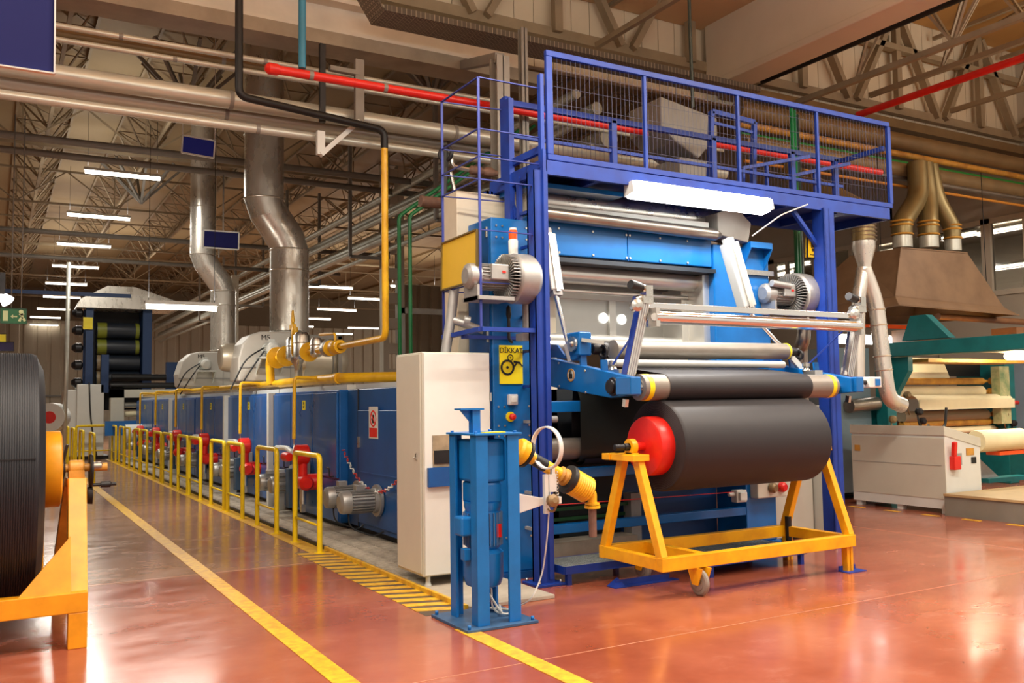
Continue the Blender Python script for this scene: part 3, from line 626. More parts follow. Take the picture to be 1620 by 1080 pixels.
# ================================================================== OVENS
def oven(y0, y1, label, first=False, post=True):
    X0 = 3.62 if first else 3.53
    t = thing('dryer_oven', label, 'oven', (X0, y0, 0), 'row of blue dryer ovens')
    MB().bb(X0+.06, 5.4, y0+.03, y1-.03, .03, .12).build('plinth', DARKM, t)  # dark plinth stands in for the shaded gap under the housing
    MB().bb(X0, 5.5, y0+.01, y1-.01, .1, 1.66).build('housing', BLUED if first else OVEN, t, bev=.01)
    MB().bb(X0+.1, 5.4, y0+.02, y1-.02, 1.66, 1.72).build('roof_cap', WHITE, t)
    if first:
        d = MB().bb(X0-.03, X0, y0-.6, y1-.42, .16, 1.42).build('door', BLUED, t, bev=.008)
        MB().bb(X0-.05, X0-.03, y1-.5, y1-.46, 1.0, 1.12).bb(X0-.05, X0-.03, y1-.5, y1-.46, .4, .52).build('hinge', SHEET, d)
        MB().bb(X0-.036, X0-.03, y0-.6, y1-.42, .72, .735).build('fold_line', BLUED, d)
        MB().bb(X0-.01, X0+.0, y1-.38, y1-.36, .1, 1.66).build('panel_joint', BLACK, t)
    else:
        n = 3; L = (y1-y0-.1)/n
        for k in range(n):
            d = MB().bb(X0-.03, X0, y0+.03+k*L, y0+k*L+L, .62, 1.63).build('door', OVEN, t, bev=.008)
            MB().path([(X0-.03, y0+k*L+.12, .64), (X0-.09, y0+k*L+.12, .64), (X0-.09, y0+k*L+.12, .74), (X0-.09, y0+k*L+.2, .74)], .009, 6, .02).build('door_handle', BLACK, d)
            if k == 1: MB().bb(X0-.034, X0-.03, y0+k*L+.3, y0+k*L+.42, 1.42, 1.54).build('warning_label', SIGNY, d); MB().bb(X0-.036, X0-.034, y0+k*L+.34, y0+k*L+.38, 1.44, 1.475).bb(X0-.036, X0-.034, y0+k*L+.34, y0+k*L+.38, 1.49, 1.525).build('warning_print', SIGNK, d)
        MB().bb(X0-.015, X0, y0+.03, y1-.03, .11, .6).build('lower_panel', OVEN, t, bev=.006)
        if post:
            MB().bb(X0-.1, X0, y1-.16, y1-.06, .04, 1.66).build('post', WHITE, t, bev=.006, label='white upright post')
            MB().bb(X0-.1, X0, y1-.7, y1-.62, .04, .6).build('post', WHITE, t, bev=.006)
    return t
ov = oven(8.0, 10.22, 'nearest blue oven beside the tall grey cabinet, with a no touching sign', first=True)
ys = [10.24, 13.2, 16.1, 18.95, 21.7, 24.5, 27.6]
nmv = ['second', 'third', 'fourth', 'fifth', 'sixth', 'farthest']
for k in range(6):
    oven(ys[k], ys[k+1], '%s blue oven from the grey cabinet in the long row' % nmv[k], post=k in (0, 1, 3))
# no touching sign on the first oven
sx = 3.62-.034; q = [(3.586, 9.425, 1.458), (3.586, 9.16, 1.458), (3.586, 9.165, 1.112)]
y1_, y0_, za, zb = q[0][1], q[1][1], q[0][2], q[2][2]
s_ = MB().bb(sx-.004, sx, y0_, y1_, zb, za).build('safety_sign', WHITE, ov, label='white sign with a crossed hand above a red field')
MB().bb(sx-.006, sx-.004, y0_+.02, y1_-.02, zb+.015, zb+.115).build('red_field', RED, s_)
yc, zc = (y0_+y1_)/2, za-.13
MB().ring((sx-.004, yc, zc), (-1, 0, 0), .072, .09, .003, 24).bar((sx-.006, yc+.055, zc+.055), (sx-.006, yc-.055, zc-.055), .016, .003, up=(1, 0, 0)).build('ban_ring', RED, s_)
b = MB().bb(sx-.006, sx-.004, yc-.03, yc+.03, zc-.05, zc+.005)
for k in range(4): b.bb(sx-.006, sx-.004, yc-.03+k*.0155, yc-.018+k*.0155, zc, zc+.045-abs(k-1.5)*.006)
b.bar((sx-.005, yc+.03, zc-.03), (sx-.005, yc+.05, zc), .012, .002, up=(1, 0, 0)); b.build('hand_pictogram', SIGNK, s_)
# chain across the first oven
b = MB(); A = V(3.5, 10.05, .98); B_ = V(3.55, 8.1, 1.02)
for k in range(44):
    u = (k+.5)/44; p = A.lerp(B_, u); p.z -= .55*4*u*(1-u)*.8
    b.torus(p, (1, 0, 0) if k % 2 else (0, 0, 1), .02, .006, 8, 4)
tag(b.build('safety_chain', mat('chain_red', 'B8332C', .5)), 'red and white safety chain sagging across the nearest oven door', 'chain')
c = MB()
for k in range(44):
    if (k//4) % 2:
        u = (k+.5)/44; p = A.lerp(B_, u); p.z -= .55*4*u*(1-u)*.8
        c.torus(p, (1, 0, 0) if k % 2 else (0, 0, 1), .0202, .0065, 8, 4)
c.build('white_links', WHITE, bpy.data.objects['safety_chain'], kind='stuff')
# two side motors on the first oven
for k, (y, x0) in enumerate(((9.15, 3.14), (9.75, 3.18))):
    t = thing('side_motor', ['nearer grey flange motor on the side of the nearest oven', 'farther grey flange motor on the side of the nearest oven'][k], 'motor', (x0, y, .45), 'flange motors on the nearest oven')
    motor(t, (x0, y, .46), (1, 0, 0), .13, 3.55-x0, ALU)
    MB().lathe([(.17, 0), (.17, .03)], (3.55, y, .46), (1, 0, 0), 24).build('flange', ALU, t)
    MB().path([(x0+.1, y, .4), (x0+.1, y-.05, .2), (x0+.35, y-.1, .1), (3.6, y-.1, .14)], .009, 6, .08).build('cable', BLACK, t)
# burners
def burner(y, label):
    t = thing('gas_burner', label, 'burner', (3.3, y, .07), 'red gas burners along the oven row')
    MB().lathe([(.05, 0), (.115, .01), (.12, .03), (.12, .15), (.1, .17)], (3.2, y-.55, .88), (1, 0, 0), 22).build('red_drum', RED, t)
    MB().lathe([(.03, 0), (.06, .02), (.065, .1), (.05, .22)], (3.2, y-.1, .84), (0, -1, 0), 14).build('air_valve', RED, t)
    MB().tube((3.3, y-.55, .52), (3.3, y-.55, .8), .055).lathe([(.06, 0), (.09, .04), (.09, .2)], (3.3, y-.75, .54), (0, 1, 0), 18).lathe([(.07, 0), (.1, .05), (.1, .25)], (3.28, y-.55, .54), (1, 0, 0), 18).build('red_mixer_body', RED, t)
    MB().tube((3.3, y-.55, .28), (3.3, y-.55, .46), .04).box((3.3, y-.55, .24), (.05, .05, .12)).build('gas_nozzle', SHEET, t)
    MB().box((3.42, y-.2, .62), (.12, .16, .3)).build('control_box', GREYP, t, bev=.01)
    for s, dx in ((.35, 0), (.85, -.02)): motor(t, (3.12+dx, y+s, .45), (1, 0, 0), .12, .3, ALU, name='fan_motor', nf=12)
    MB().lathe([(.1, 0), (.2, .03), (.2, .1), (.1, .12)], (3.4, y+.38, .5), (1, 0, 0), 22).build('fan_scroll', GREYP, t)
    MB().path([(3.3, y-.1, .88), (3.38, y+.4, .92), (3.4, y+1.0, .9)], .035, 10, .2).build('air_hose', WHITE, t)
    MB().box((3.36, y+.1, .42), (.14, .14, .5)).build('pump_body', mat('burner_box', '3C5570', .5), t, bev=.01)
    return t
b0 = burner(DROPS[0], 'red gas burner with grey fan motors on the second oven, nearest of its kind')
for k in range(1, 6):
    c = copy_tree(b0); c.location.y = DROPS[k]
    c['label'] = '%s red gas burner along the row, counted away from the grey cabinet' % ['', 'second', 'third', 'fourth', 'fifth', 'sixth'][k]
# rail hoops
def hoop(y0, y1, label, x=2.87, ax='y'):
    t = thing('guard_rail', label, 'guard rail', (x, y0, 0), 'yellow guard rail hoops')
    P = (lambda s, z: (x, s, z)) if ax == 'y' else (lambda s, z: (s, x, z))
    MB().path([P(y0, .005), P(y0, .97), P(y1, .97), P(y1, .005)], .028, 12, .07).build('hoop', RAILY, t)
    MB().tube(P(y0, .27), P(y1, .27), .014, 8).build('lower_bar', RAILY, t)
    b = MB()
    for yy in (y0, y1): b.lathe([(.055, 0), (.055, .008)], P(yy, .003), (0, 0, 1), 16)
    each(b, 'foot_plate', RAILY, t)
    return t
hy = [(8.94, 9.8), (10.54, 11.43), (12.2, 13.07), (13.3, 14.19), (15.0, 15.95), (16.1, 17.0), (17.75, 18.7), (18.9, 19.8), (20.8, 21.7), (21.9, 22.8), (23.7, 24.6), (24.8, 25.7), (26.5, 27.4)]
nmh = ['nearest', 'second', 'third', 'fourth', 'fifth', 'sixth', 'seventh', 'eighth', 'ninth', 'tenth', 'eleventh', 'twelfth', 'farthest']
for k, (a, c) in enumerate(hy): hoop(a, c, '%s yellow guard rail hoop along the oven walkway' % nmh[k])
rr_ = thing('guard_rail', 'wide yellow guard rail crossing in front of the distant beige cabinets', 'guard rail', (1.95, 28.0, 0))
MB().path([(2.006, 28, .005), (2.006, 28, .97), (2.897, 28, .97), (2.897, 28, .005)], .035, 10, .07).tube((2.006, 28, .27), (2.897, 28, .27), .02).build('hoop', RAILY, rr_)
for k, y in enumerate((19.5, 22.0, 24.6, 26.6)):
    hoop(y, y+.9, '%s yellow hoop in the group left of the distant beige cabinets' % ['nearest', 'second', 'third', 'farthest'][k], x=1.72)
# ================================================================== WINDER
YF = 6.69
t = thing('winding_machine', 'large blue winding machine with steel rollers between two side frames', 'machine', (5.3, YF, 0))
W = t
ztop = 3.071
fl = MB().bb(3.65, 4.05, YF, 7.12, .06, ztop).build('side_frame', BLUE, t, bev=.012)
MB().bb(3.64, 3.66, YF+.03, 7.1, .7, ztop-.08).build('door_panel', BLUED, fl)
for z in (2.9, 2.0, 1.5): MB().bb(3.625, 3.64, YF+.04, YF+.06, z, z+.09).build('hinge', SHEET, fl)
MB().bb(3.6, 4.08, YF-.02, 7.14, 0, .06).build('foot', BLUED, fl)
b = MB()
for z in (.35, 1.2, 1.29, 1.45, 2.9, 3.0):
    for x in (3.7, 3.76, 4.0): b.lathe([(.009, 0), (.009, .008)], (x, YF, z), (0, -1, 0), 8)
b.build('bolt', SHEET, fl, kind='stuff')
frr = MB().bb(6.16, 6.91, YF, 7.12, 1.5, ztop-.05).bb(6.5, 6.91, YF, 7.12, .06, 1.5).bb(6.45, 6.95, YF-.02, 7.14, 0, .06).build('side_frame', BLUE, t, bev=.012)
hd = MB().bb(4.05, 6.16, YF+.02, YF+.3, 2.791, 3.132).build('header_beam', BLUE, t, bev=.01)
b = MB()
zb_, zt__ = 2.815, 3.03
for k, x in enumerate((4.35, 4.72, 5.1, 5.14, 5.5, 5.84)): b.lathe([(.011, 0), (.011, .01)], (x, YF+.02, zb_), (0, -1, 0), 8).lathe([(.011, 0), (.011, .01)], (x, YF+.02, zt__), (0, -1, 0), 8)
b.build('bolt', SHEET, hd, kind='stuff')
MB().bb(5.115, 5.12, YF+.012, YF+.03, zb_-.03, zt__+.04).build('joint_line', BLUED, hd)
MB().bb(4.05, 6.16, YF-.03, YF+.25, zb_-.09, zb_-.05).build('lower_lip', mat('black_lip', '1A2430', .5), hd)
# rollers above the header
MB().tube((4.1, 6.9, 3.3), (6.3, 6.9, 3.3), .125, 28).build('upper_duct_roller', SHEET, t)
MB().bb(4.05, 6.3, 6.95, 7.1, 3.12, 3.5).build('back_plate', SHEET, t)
MB().tube((4.12, 6.62, 3.13), (6.12, 6.62, 3.1), .06, 24).lathe([(.06, 0), (.03, .07)], (6.12, 6.62, 3.1), (1, 0, 0), 20).build('bronze_roller', BRONZE, t)
MB().bb(4.2, 6.1, 6.68, 6.72, 3.14, 3.23).build('light_strip_rail', WHITE, t)
MB().prism([(6.15, 6.6, 3.1), (6.55, 6.6, 3.05), (6.6, 6.6, 3.25), (6.4, 6.6, 3.4), (6.15, 6.6, 3.32)], (0, .25, 0)).build('end_box', GREYSTEEL, t, bev=.01)
MB().bb(6.55, 6.85, YF-.12, YF, 3.0, 3.06).prism([(6.84, YF-.12, 3.0), (6.84, YF, 3.0), (6.84, YF, 2.8)], (.015, 0, 0)).prism([(6.55, YF-.12, 3.0), (6.55, YF, 3.0), (6.55, YF, 2.8)], (.015, 0, 0)).build('cylinder_bracket', BLUE, t)
# opening: steel lining, chrome rollers
MB().bb(4.05, 6.4, 7.3, 7.33, 1.95, 2.95).build('rear_sheet', mat('rear_steel', 'C9C8C2', .3, .8, var=.08, scale=2), t)
MB().bb(4.05, 6.22, 7.24, 7.3, 2.48, 2.56).bb(4.05, 6.22, 7.24, 7.3, 2.02, 2.07).bb(5.3, 5.38, 7.27, 7.3, 2.05, 2.5).build('sheet_trim', mat('satin_steel', 'E3E0D8', .35, .8), t)
MB().bb(6.08, 6.16, YF+.08, 7.3, 1.9, 2.72).bb(6.0, 6.08, 7.0, 7.3, 1.95, 2.6).build('inner_jamb', SATIN, t)
for x, z in ((5.242, 2.306), (5.468, 2.3)):  # glowing discs stand in for lamp reflections on the steel sheet
    MB().lathe([(.052, 0), (.052, .01), (.045, .014)], (x, 7.295, z), (0, -1, 0), 24).build('reflection_disc', emit('reflection_glow', 'FFFDF6', 2.2), t, label='small glowing disc for a round lamp reflection on the steel back sheet')
MB().tube((4.05, 6.92, 2.665), (6.16, 6.92, 2.655), .088, 32).build('chrome_roller', SATIN, t)
MB().tube((6.16, 6.8, 2.57), (6.42, 6.8, 2.56), .03, 14).build('roller_stub', BRONZE, t)
each(MB().tube((4.05, 7.0, 2.52), (6.16, 7.0, 2.51), .022, 14).tube((4.05, 6.85, 2.77), (6.16, 6.85, 2.76), .015, 12), 'guide_rod', SATIN, t)
MB().tube((4.05, 7.1, 2.08), (6.16, 7.1, 2.06), .05, 24).build('chrome_roller', SATIN, t)
MB().tube((4.05, 6.75, 1.98), (4.6, 6.75, 1.98), .06, 24).build('chrome_roller', SATIN, t)
# lower frame
MB().bb(4.05, 6.5, YF+.01, YF+.09, 0.334, 0.414).build('lower_rail', BLUE, t, bev=.005)
MB().bb(4.05, 6.5, YF+.06, YF+.14, 0.802, 0.892).build('middle_rail', BLUE, t, bev=.005)
MB().bb(4.05, 6.5, YF+.1, YF+.2, 1.39, 1.49).build('upper_rail', BLUE, t, bev=.005)
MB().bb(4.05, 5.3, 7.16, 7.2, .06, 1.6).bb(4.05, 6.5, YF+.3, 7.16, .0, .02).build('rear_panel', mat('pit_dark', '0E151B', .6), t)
MB().bb(5.3, 6.5, 7.12, 7.2, .02, 1.6).build('rear_panel', mat('pit_blue', '0B3A6E', .5), t)
MB().bb(5.3, 5.42, YF+.3, YF+.42, .02, .6).build('inner_post', GREYP, t)
MB().bb(4.05, 5.3, 6.9, 7.14, .02, .22).build('crosswalk_step', CONC, t)
b = MB(); b.bar((4.1, 7.05, .5), (5.3, 7.05, .5), .03).bar((4.1, 7.1, .4), (5.3, 7.1, .4), .03).build('green_rail', mat('dark_green_rail', '0C4A22', .5), t)
MB().tube((4.1, 6.62, .6), (6.35, 6.62, .58), .004, 6).build('trip_wire', RED, t, label='thin red trip wire')
MB().bb(6.27, 6.4, 6.58, 6.66, .48, .6).bb(6.29, 6.38, 6.55, 6.58, .5, .58).tube((6.2, 6.62, .56), (6.27, 6.62, .56), .02).build('limit_switch', WHITE, t, bev=.006)
# sockets box
s_ = MB().bb(6.55, 6.95, 6.58, YF, .5, .68).build('socket_box', BEIGE, t, bev=.01)
for x, m in ((6.73, BROWNP), (6.86, RED)): MB().lathe([(.05, 0), (.05, .04), (.035, .06)], (x, 6.58, .6), (.2, -1, -.1), 18).build('power_socket', m, s_)
# yellow attention sign with the winding pictogram
p = [(3.713, 6.68, 1.982), (3.937, 6.68, 1.969), (3.931, 6.68, 1.643)]
X0, X1, Z0, Z1 = p[0][0], p[1][0], p[2][2], p[0][2]-.01
s_ = MB().bb(X0, X1, 6.675, 6.69, Z0, Z1).build('attention_sign', SIGNY, t, label='yellow attention sign with a roll winding pictogram')
text('lettering', 'D\u0130KKAT', .062, ((X0+X1)/2, 6.673, Z1-.045), FACE_Y, SIGNK, s_)
xc = (X0+X1)/2-.02
MB().ring((xc-.02, 6.674, Z0+.14), (0, -1, 0), .05, .068, .003, 28).ring((xc+.01, 6.674, Z1-.105), (0, -1, 0), .022, .029, .003, 20).lathe([(.012, 0), (.012, .003)], (xc-.02, 6.674, Z0+.14), (0, -1, 0), 12).lathe([(.006, 0), (.006, .003)], (xc+.01, 6.674, Z1-.105), (0, -1, 0), 10).bar((xc+.04, 6.673, Z1-.14), (xc+.11, 6.673, Z1-.15), .018, .003, up=(0, 1, 0)).bar((xc+.1, 6.673, Z1-.15), (xc+.13, 6.673, Z1-.18), .012, .003, up=(0, 1, 0)).bar((xc+.07, 6.673, Z1-.15), (xc+.05, 6.673, Z1-.18), .012, .003, up=(0, 1, 0)).build('winding_pictogram', SIGNK, s_)
p = (3.828, 6.68, 1.509)
s_ = MB().bb(p[0]-.045, p[0]+.045, 6.65, 6.69, p[2]-.045, p[2]+.045).build('switch', mat('switch_grey', 'C9CBCB', .4), t, bev=.008)
MB().bb(p[0]-.025, p[0]+.025, 6.642, 6.65, p[2]-.025, p[2]+.025).build('rocker', WHITE, s_, bev=.004)
p = (3.813, 6.68, 1.364)
s_ = MB().lathe([(.042, 0), (.042, .012)], (p[0], 6.69, p[2]), (0, -1, 0), 24).build('emergency_stop', SIGNY, t)
MB().lathe([(.012, 0), (.012, .03), (.028, .035), (.026, .06), (.01, .068)], (p[0], 6.69, p[2]), (0, -1, 0), 20).build('button', RED, s_)
p = (3.785, 6.66, 2.219)
MB().lathe([(.016, 0), (.024, .03), (.02, .09), (.008, .11)], (p[0], 6.64, p[2]-.02), (0, 0, 1), 12).path([(p[0], 6.64, p[2]-.02), (p[0], 6.64, p[2]-.2), (p[0]+.04, 6.66, p[2]-.22)], .014, 8, .02).build('lever_switch', BLACK, t)

# winding arms
ya = [(6.95, 1.9), (6.76, 1.87), (6.18, 1.77), (5.72, 1.69), (5.56, 1.66), (5.56, 1.53), (5.86, 1.51), (6.75, 1.62), (6.95, 1.66)]
def arm(x0, x1, side):
    o = MB().prism([(x0, y, z) for y, z in ya], (x1-x0, 0, 0)).build('winding_arm', BLUE, t, bev=.006)
    xo = x0 if side < 0 else x1
    MB().prism([(xo, 6.95, 2.02), (xo, 6.6, 1.98), (xo, 6.45, 1.85), (xo, 6.95, 1.9)], (.02*side, 0, 0)).build('gusset', BLUED, o)
    MB().box((xo, 5.62, 1.6), (.1, .2, .14)).build('bearing_block', BLUE, o, bev=.01)
    MB().lathe([(.055, 0), (.055, .05), (.04, .055)], (xo, 5.8, 1.6), (side, 0, 0), 20).torus((xo+.015*side, 5.8, 1.6), (1, 0, 0), .062, .014, 20, 6).build('pivot_cap', DARKM, o)
    MB().box((xo+.0*side, 5.66, 1.47), (.03, .04, .06), rx=.2).build('sensor', SHEET, o)
    b = MB()
    for y, z in ((6.6, 1.82), (6.6, 1.62), (6.2, 1.74), (6.2, 1.56)): b.lathe([(.01, 0), (.01, .008)], (xo, y, z), (side, 0, 0), 8)
    b.build('bolt', SHEET, o, kind='stuff')
    for y, z in ((6.28, 1.82), (5.98, 1.77)): MB().bar(((x0+x1)/2, y, z-.06), ((x0+x1)/2, y+.01, z+.05), .06, .02).build('clip', BLUE, o)
    return o
al = arm(4.26, 4.34, -1); ar = arm(6.72, 6.8, 1)
c_ = (4.255, 6.412, 1.711)
MB().lathe([(.055, 0), (.055, .004)], (4.26, c_[1], c_[2]), (-1, 0, 0), 24).build('caution_disc', WHITE, al)
MB().ring((4.256, c_[1], c_[2]), (-1, 0, 0), .044, .055, .003, 24).build('disc_ring', OCHRE, al)
MB().box((4.252, c_[1], c_[2]-.01), (.004, .05, .04)).box((4.252, c_[1]+.012, c_[2]+.02), (.004, .01, .04)).box((4.252, c_[1]-.008, c_[2]+.02), (.004, .01, .045)).build('hand_pictogram', SIGNK, al)
# lay-on roller with yellow end bands and its black web
LY, LZ = 5.7, 1.59
MB().tube((4.42, LY, LZ), (6.62, LY, LZ), .105, 36).build('lay_on_roller', GROLL, t, label='grey lay-on roller')
MB().ring((4.46, LY, LZ), (1, 0, 0), .09, .1075, .045, 36).build('end_band', SIGNY, t, label='yellow end band')
MB().ring((6.54, LY, LZ), (1, 0, 0), .09, .1075, .045, 36).build('end_band', SIGNY, t, label='yellow end band')
MB().tube((4.3, LY, LZ), (4.43, LY, LZ), .025, 12).lathe([(.07, 0), (.07, .01)], (4.412, LY, LZ), (1, 0, 0), 20).lathe([(.035, 0), (.02, .05)], (4.36, LY, LZ), (-1, 0, 0), 12).build('axle', SHEET, t)
MB().tube((6.6, LY, LZ), (6.75, LY, LZ), .025, 12).build('axle', SHEET, t)
# web: over the lay-on roller, back and down under the lower roller
pr_ = []
for k in range(15):
    a = R(-100+k*13.5); pr_.append((LY-math.cos(a)*.11, LZ+math.sin(a)*.11))
pr_ += [(6.3, 1.78), (6.85, 1.72), (6.98, 1.66), (7.02, 1.4), (7.03, 1.1)]
for k in range(8):
    a = R(k*22); pr_.append((6.91+math.cos(a)*.12, 1.02-math.sin(a)*.12))
n = len(pr_)
MB().add([(4.66, y, z) for y, z in pr_]+[(6.27, y, z) for y, z in pr_], [(i, i+1, n+i+1, n+i) for i in range(n-1)], True).build('fabric_web', CLOTH, t, label='black fabric web')
hw = [(6.98, 1.68), (6.84, 1.62), (6.79, 1.5), (6.785, 1.1)] + [(6.905-math.cos(R(a))*.12, 1.05-math.sin(R(a))*.12) for a in range(0, 150, 20)]
n = len(hw)
MB().add([(4.6, y, z) for y, z in hw]+[(6.3, y, z) for y, z in hw], [(i, i+1, n+i+1, n+i) for i in range(n-1)], True).build('hanging_web', WEB, t, label='dark green black web behind the roll')
MB().tube((4.05, 6.91, 1.06), (6.5, 6.91, 1.04), .1, 28).build('lower_roller', GROLL, t)
each(MB().bb(4.1, 4.45, 7.05, 7.1, 1.2, 1.42).tube((4.05, 6.8, 1.33), (4.35, 6.8, 1.33), .03, 12), 'roller_guard', GREYP, t)
# grey roller with gearmotor on the arms
MB().tube((4.6, 6.25, 1.925), (6.66, 6.25, 1.935), .078, 32).lathe([(.082, 0), (.082, .02)], (4.585, 6.25, 1.925), (1, 0, 0), 28).build('grey_press_roller', GROLL, t)
MB().ring((6.63, 6.25, 1.935), (1, 0, 0), .07, .081, .02, 28).build('roller_rim', SIGNY, t)
MB().tube((4.4, 6.1, 1.80), (6.45, 6.1, 1.80), .032, 20).build('white_roller', WHITE, t)
g_ = MB().box((4.3, 6.36, 1.97), (.13, .22, .2)).lathe([(.09, 0), (.09, .1)], (4.24, 6.36, 1.92), (1, 0, 0), 20).build('gearbox', BLUE, t, bev=.012)
MB().ring((4.23, 6.33, 1.97), (-1, 0, 0), .03, .065, .02, 24).lathe([(.03, 0), (.025, .03), (.01, .04)], (4.23, 6.33, 1.97), (-1, 0, 0), 18).build('output_cover', SHEET, g_)
b = MB(); b.lathe([(.04, 0), (.05, .02), (.05, .07), (.03, .09), (.06, .1), (.06, .14), (.03, .16)], (4.38, 6.27, 1.93), (1, 0, 0), 16).torus((4.45, 6.2, 1.9), (1, 0, 0), .05, .015, 16, 6).torus((4.48, 6.22, 1.84), (1, .3, 0), .04, .012, 16, 6); b.build('coupling_chain', DARKM, g_)
MB().bar((4.26, 6.25, 2.0), (4.42, 6.15, 1.97), .04, .03).build('lever', SHEET, g_)
MB().lathe([(.04, 0), (.055, .02), (.05, .08), (.03, .1), (.045, .12)], (6.68, 6.25, 1.93), (1, 0, 0), 14).torus((6.78, 6.2, 1.9), (1, 0, 0), .04, .014, 14, 6).build('far_coupling', DARKM, t)
for x in (4.38, 6.62):
    MB().lathe([(.03, 0), (.04, .02), (.02, .05), (.035, .06), (.035, .09), (.015, .1)], (x, 5.98, 1.72), (0, 0, 1), 12).box((x, 5.9, 1.72), (.1, .14, .04)).build('clamp', SHEET, t)
# chrome uprights and cross bars
for s, (pb, pt) in enumerate((((4.36, 5.75, 1.68), (4.5, 5.72, 2.26)), ((6.9, 5.75, 1.68), (7.04, 5.72, 2.28)))):
    u_ = MB().bar(pb, pt, .085, .085).build('upright_profile', CHROME, t, bev=.006)
    b = MB()
    for dx in (-.022, .0, .022): b.bar((pb[0]+dx, pb[1]-.044, pb[2]), (pt[0]+dx, pt[1]-.044, pt[2]), .008, .004)
    b.build('profile_slot', GREYP, u_)
    hx = pt[0]
    MB().box((hx+.02, pt[1], pt[2]+.03), (.1, .1, .06)).box((hx+.03, pt[1]-.02, pt[2]+.1), (.07, .07, .09)).tube((hx, pt[1], pt[2]+.05), (hx-.08, pt[1], pt[2]+.03), .03).lathe([(.05, 0), (.05, .06), (.02, .07)], (hx-.08, pt[1], pt[2]-.02), (-.3, -1, 0), 14).build('adjuster_head', SHEET, u_)
    MB().lathe([(.035, 0), (.04, .02), (.04, .1), (.036, .12)], (hx-.02, pt[1], pt[2]+.13), (-1, -.2, .15), 16).build('knob', DARKM, u_)
    MB().lathe([(.036, 0), (.036, .04)], (hx+.02, pt[1], pt[2]+.12), (-1, -.2, .15), 16).build('knob_collar', CHROME, u_)
MB().bar((4.5, 5.72, 2.246), (7.04, 5.72, 2.244), .06, .05).build('upper_cross_bar', CHROME, t, bev=.004)
MB().tube((4.56, 5.66, 2.148), (6.98, 5.66, 2.142), .052, 28).build('lower_cross_tube', CHROME, t)
each(MB().box((4.57, 5.68, 2.148), (.04, .13, .15)).box((6.98, 5.68, 2.142), (.04, .13, .15)).lathe([(.035, 0), (.03, .02)], (4.55, 5.64, 2.148), (-.5, -1, 0), 14), 'bar_clamp', SHEET, t)
MB().bar((4.36, 5.95, 1.78), (4.5, 5.74, 2.12), .02, .012).build('stay', COBALT, t); MB().bar((6.62, 5.98, 1.78), (6.95, 5.76, 2.15), .02, .012).build('stay', COBALT, t)
s_ = MB().box((7.0, 5.55, 1.62), (.16, .08, .1)).build('switch_box', WHITE, t, bev=.008)
MB().box((7.02, 5.505, 1.62), (.06, .01, .06)).build('dial', BLUE, s_); MB().tube((6.82, 5.56, 1.62), (6.94, 5.56, 1.62), .02).build('cable_gland', DARKM, s_)
# pneumatic cylinders that lift the arms
def cyl(top, mid, low, w):
    o = MB().bar(top, mid, w, w*.7).build('lift_cylinder', mat('cylinder_grey', 'A9ABAA', .4, .3), t, bev=.012)
    d = (V(mid)-V(top)).normalized(); dd, s, u = frame(d)
    MB().bar(V(top)+u*-w*.0+V(0, -w*.38, 0), V(mid)+V(0, -w*.38, 0), w*.3, .02).build('cylinder_rib', SHEET, o)
    each(MB().bar(V(top)-d*.05, V(top), w*.5, w*.5).bar(V(mid), V(mid)+d*.04, w*.7, w*.6), 'cylinder_head', GREYP, o)
    MB().tube(V(mid)+d*.03, low, .02, 12).build('piston_rod', CHROME, o)
    MB().bar(V(low)-(V(low)-V(mid)).normalized()*.1, V(low)+(V(low)-V(mid)).normalized()*.05, .05, .05).build('rod_clevis', WHITE, o)
cyl((6.141, 6.45, 2.987), (6.257, 6.35, 2.355), (6.76, 6.2, 1.8), .16)
cyl((4.17, 6.62, 2.95), (4.17, 6.5, 2.43), (4.26, 6.42, 1.88), .13)

# ---- blowers
def blower(c, label, side, q=1.0):
    t = thing('side_channel_blower', label, 'blower', c)
    x, y, z = c
    MB().lathe([(.12*q, 0), (.19*q, .02), (.21*q, .04), (.21*q, .19), (.18*q, .23), (.06, .24)], (x, y, z), (1, 0, 0), 40).build('blower_housing', ALU, t)
    b = MB()
    for k in range(44):
        a = 2*math.pi*k/44; cy, cz = math.cos(a), math.sin(a); b.bar((x-.02, y+cy*.115*q, z+cz*.115*q), (x-.02, y+cy*.2*q, z+cz*.2*q), .06, .007, up=(-cz*0+0, -cz, cy))
    b.build('radial_fin', ALU, t, kind='stuff')
    MB().lathe([(.19*q, 0), (.19*q, .01)], (x-.002, y, z), (1, 0, 0), 30).build('dark_gap', DARKM, t)
    m_ = motor(t, (x-.4, y, z), (1, 0, 0), .115, .39, ALU, box=False)
    MB().box((x-.14, y-.1, z+.03), (.16, .06, .13)).build('terminal_box', ALU, t, bev=.01)
    MB().box((x-.11, y-.133, z+.03), (.03, .006, .02)).build('red_label', RED, t)
    MB().bb(x-.35, x-.02, y-.14, y+.14, z-.2, z-.17).bb(x-.35, x-.33, y-.12, y+.12, z-.2, z-.08).build('foot', ALU, t)
    return t
blower((3.68, 6.46, 2.513), 'grey finned blower mounted behind the ladder on the left side frame', -1)
bl = blower((7.14, 6.62, 2.548), 'grey finned blower beside the right platform post', 1, 1.1)
MB().tube((6.75, 6.5, 2.64), (7.0, 6.5, 2.62), .035, 12).build('inlet_pipe', ALU, bl)
MB().bb(6.55, 6.95, 6.66, 6.69, 2.74, 2.79).build('mount_bar', SHEET, bl)
p = (7.408, 6.7, 2.212)
tt = thing('air_duct', 'small silver flexible duct hanging under the right blower', 'duct', p)
MB().tube((p[0], p[1], p[2]+.12), p, .06, 18).build('duct_collar', SHEET, tt)
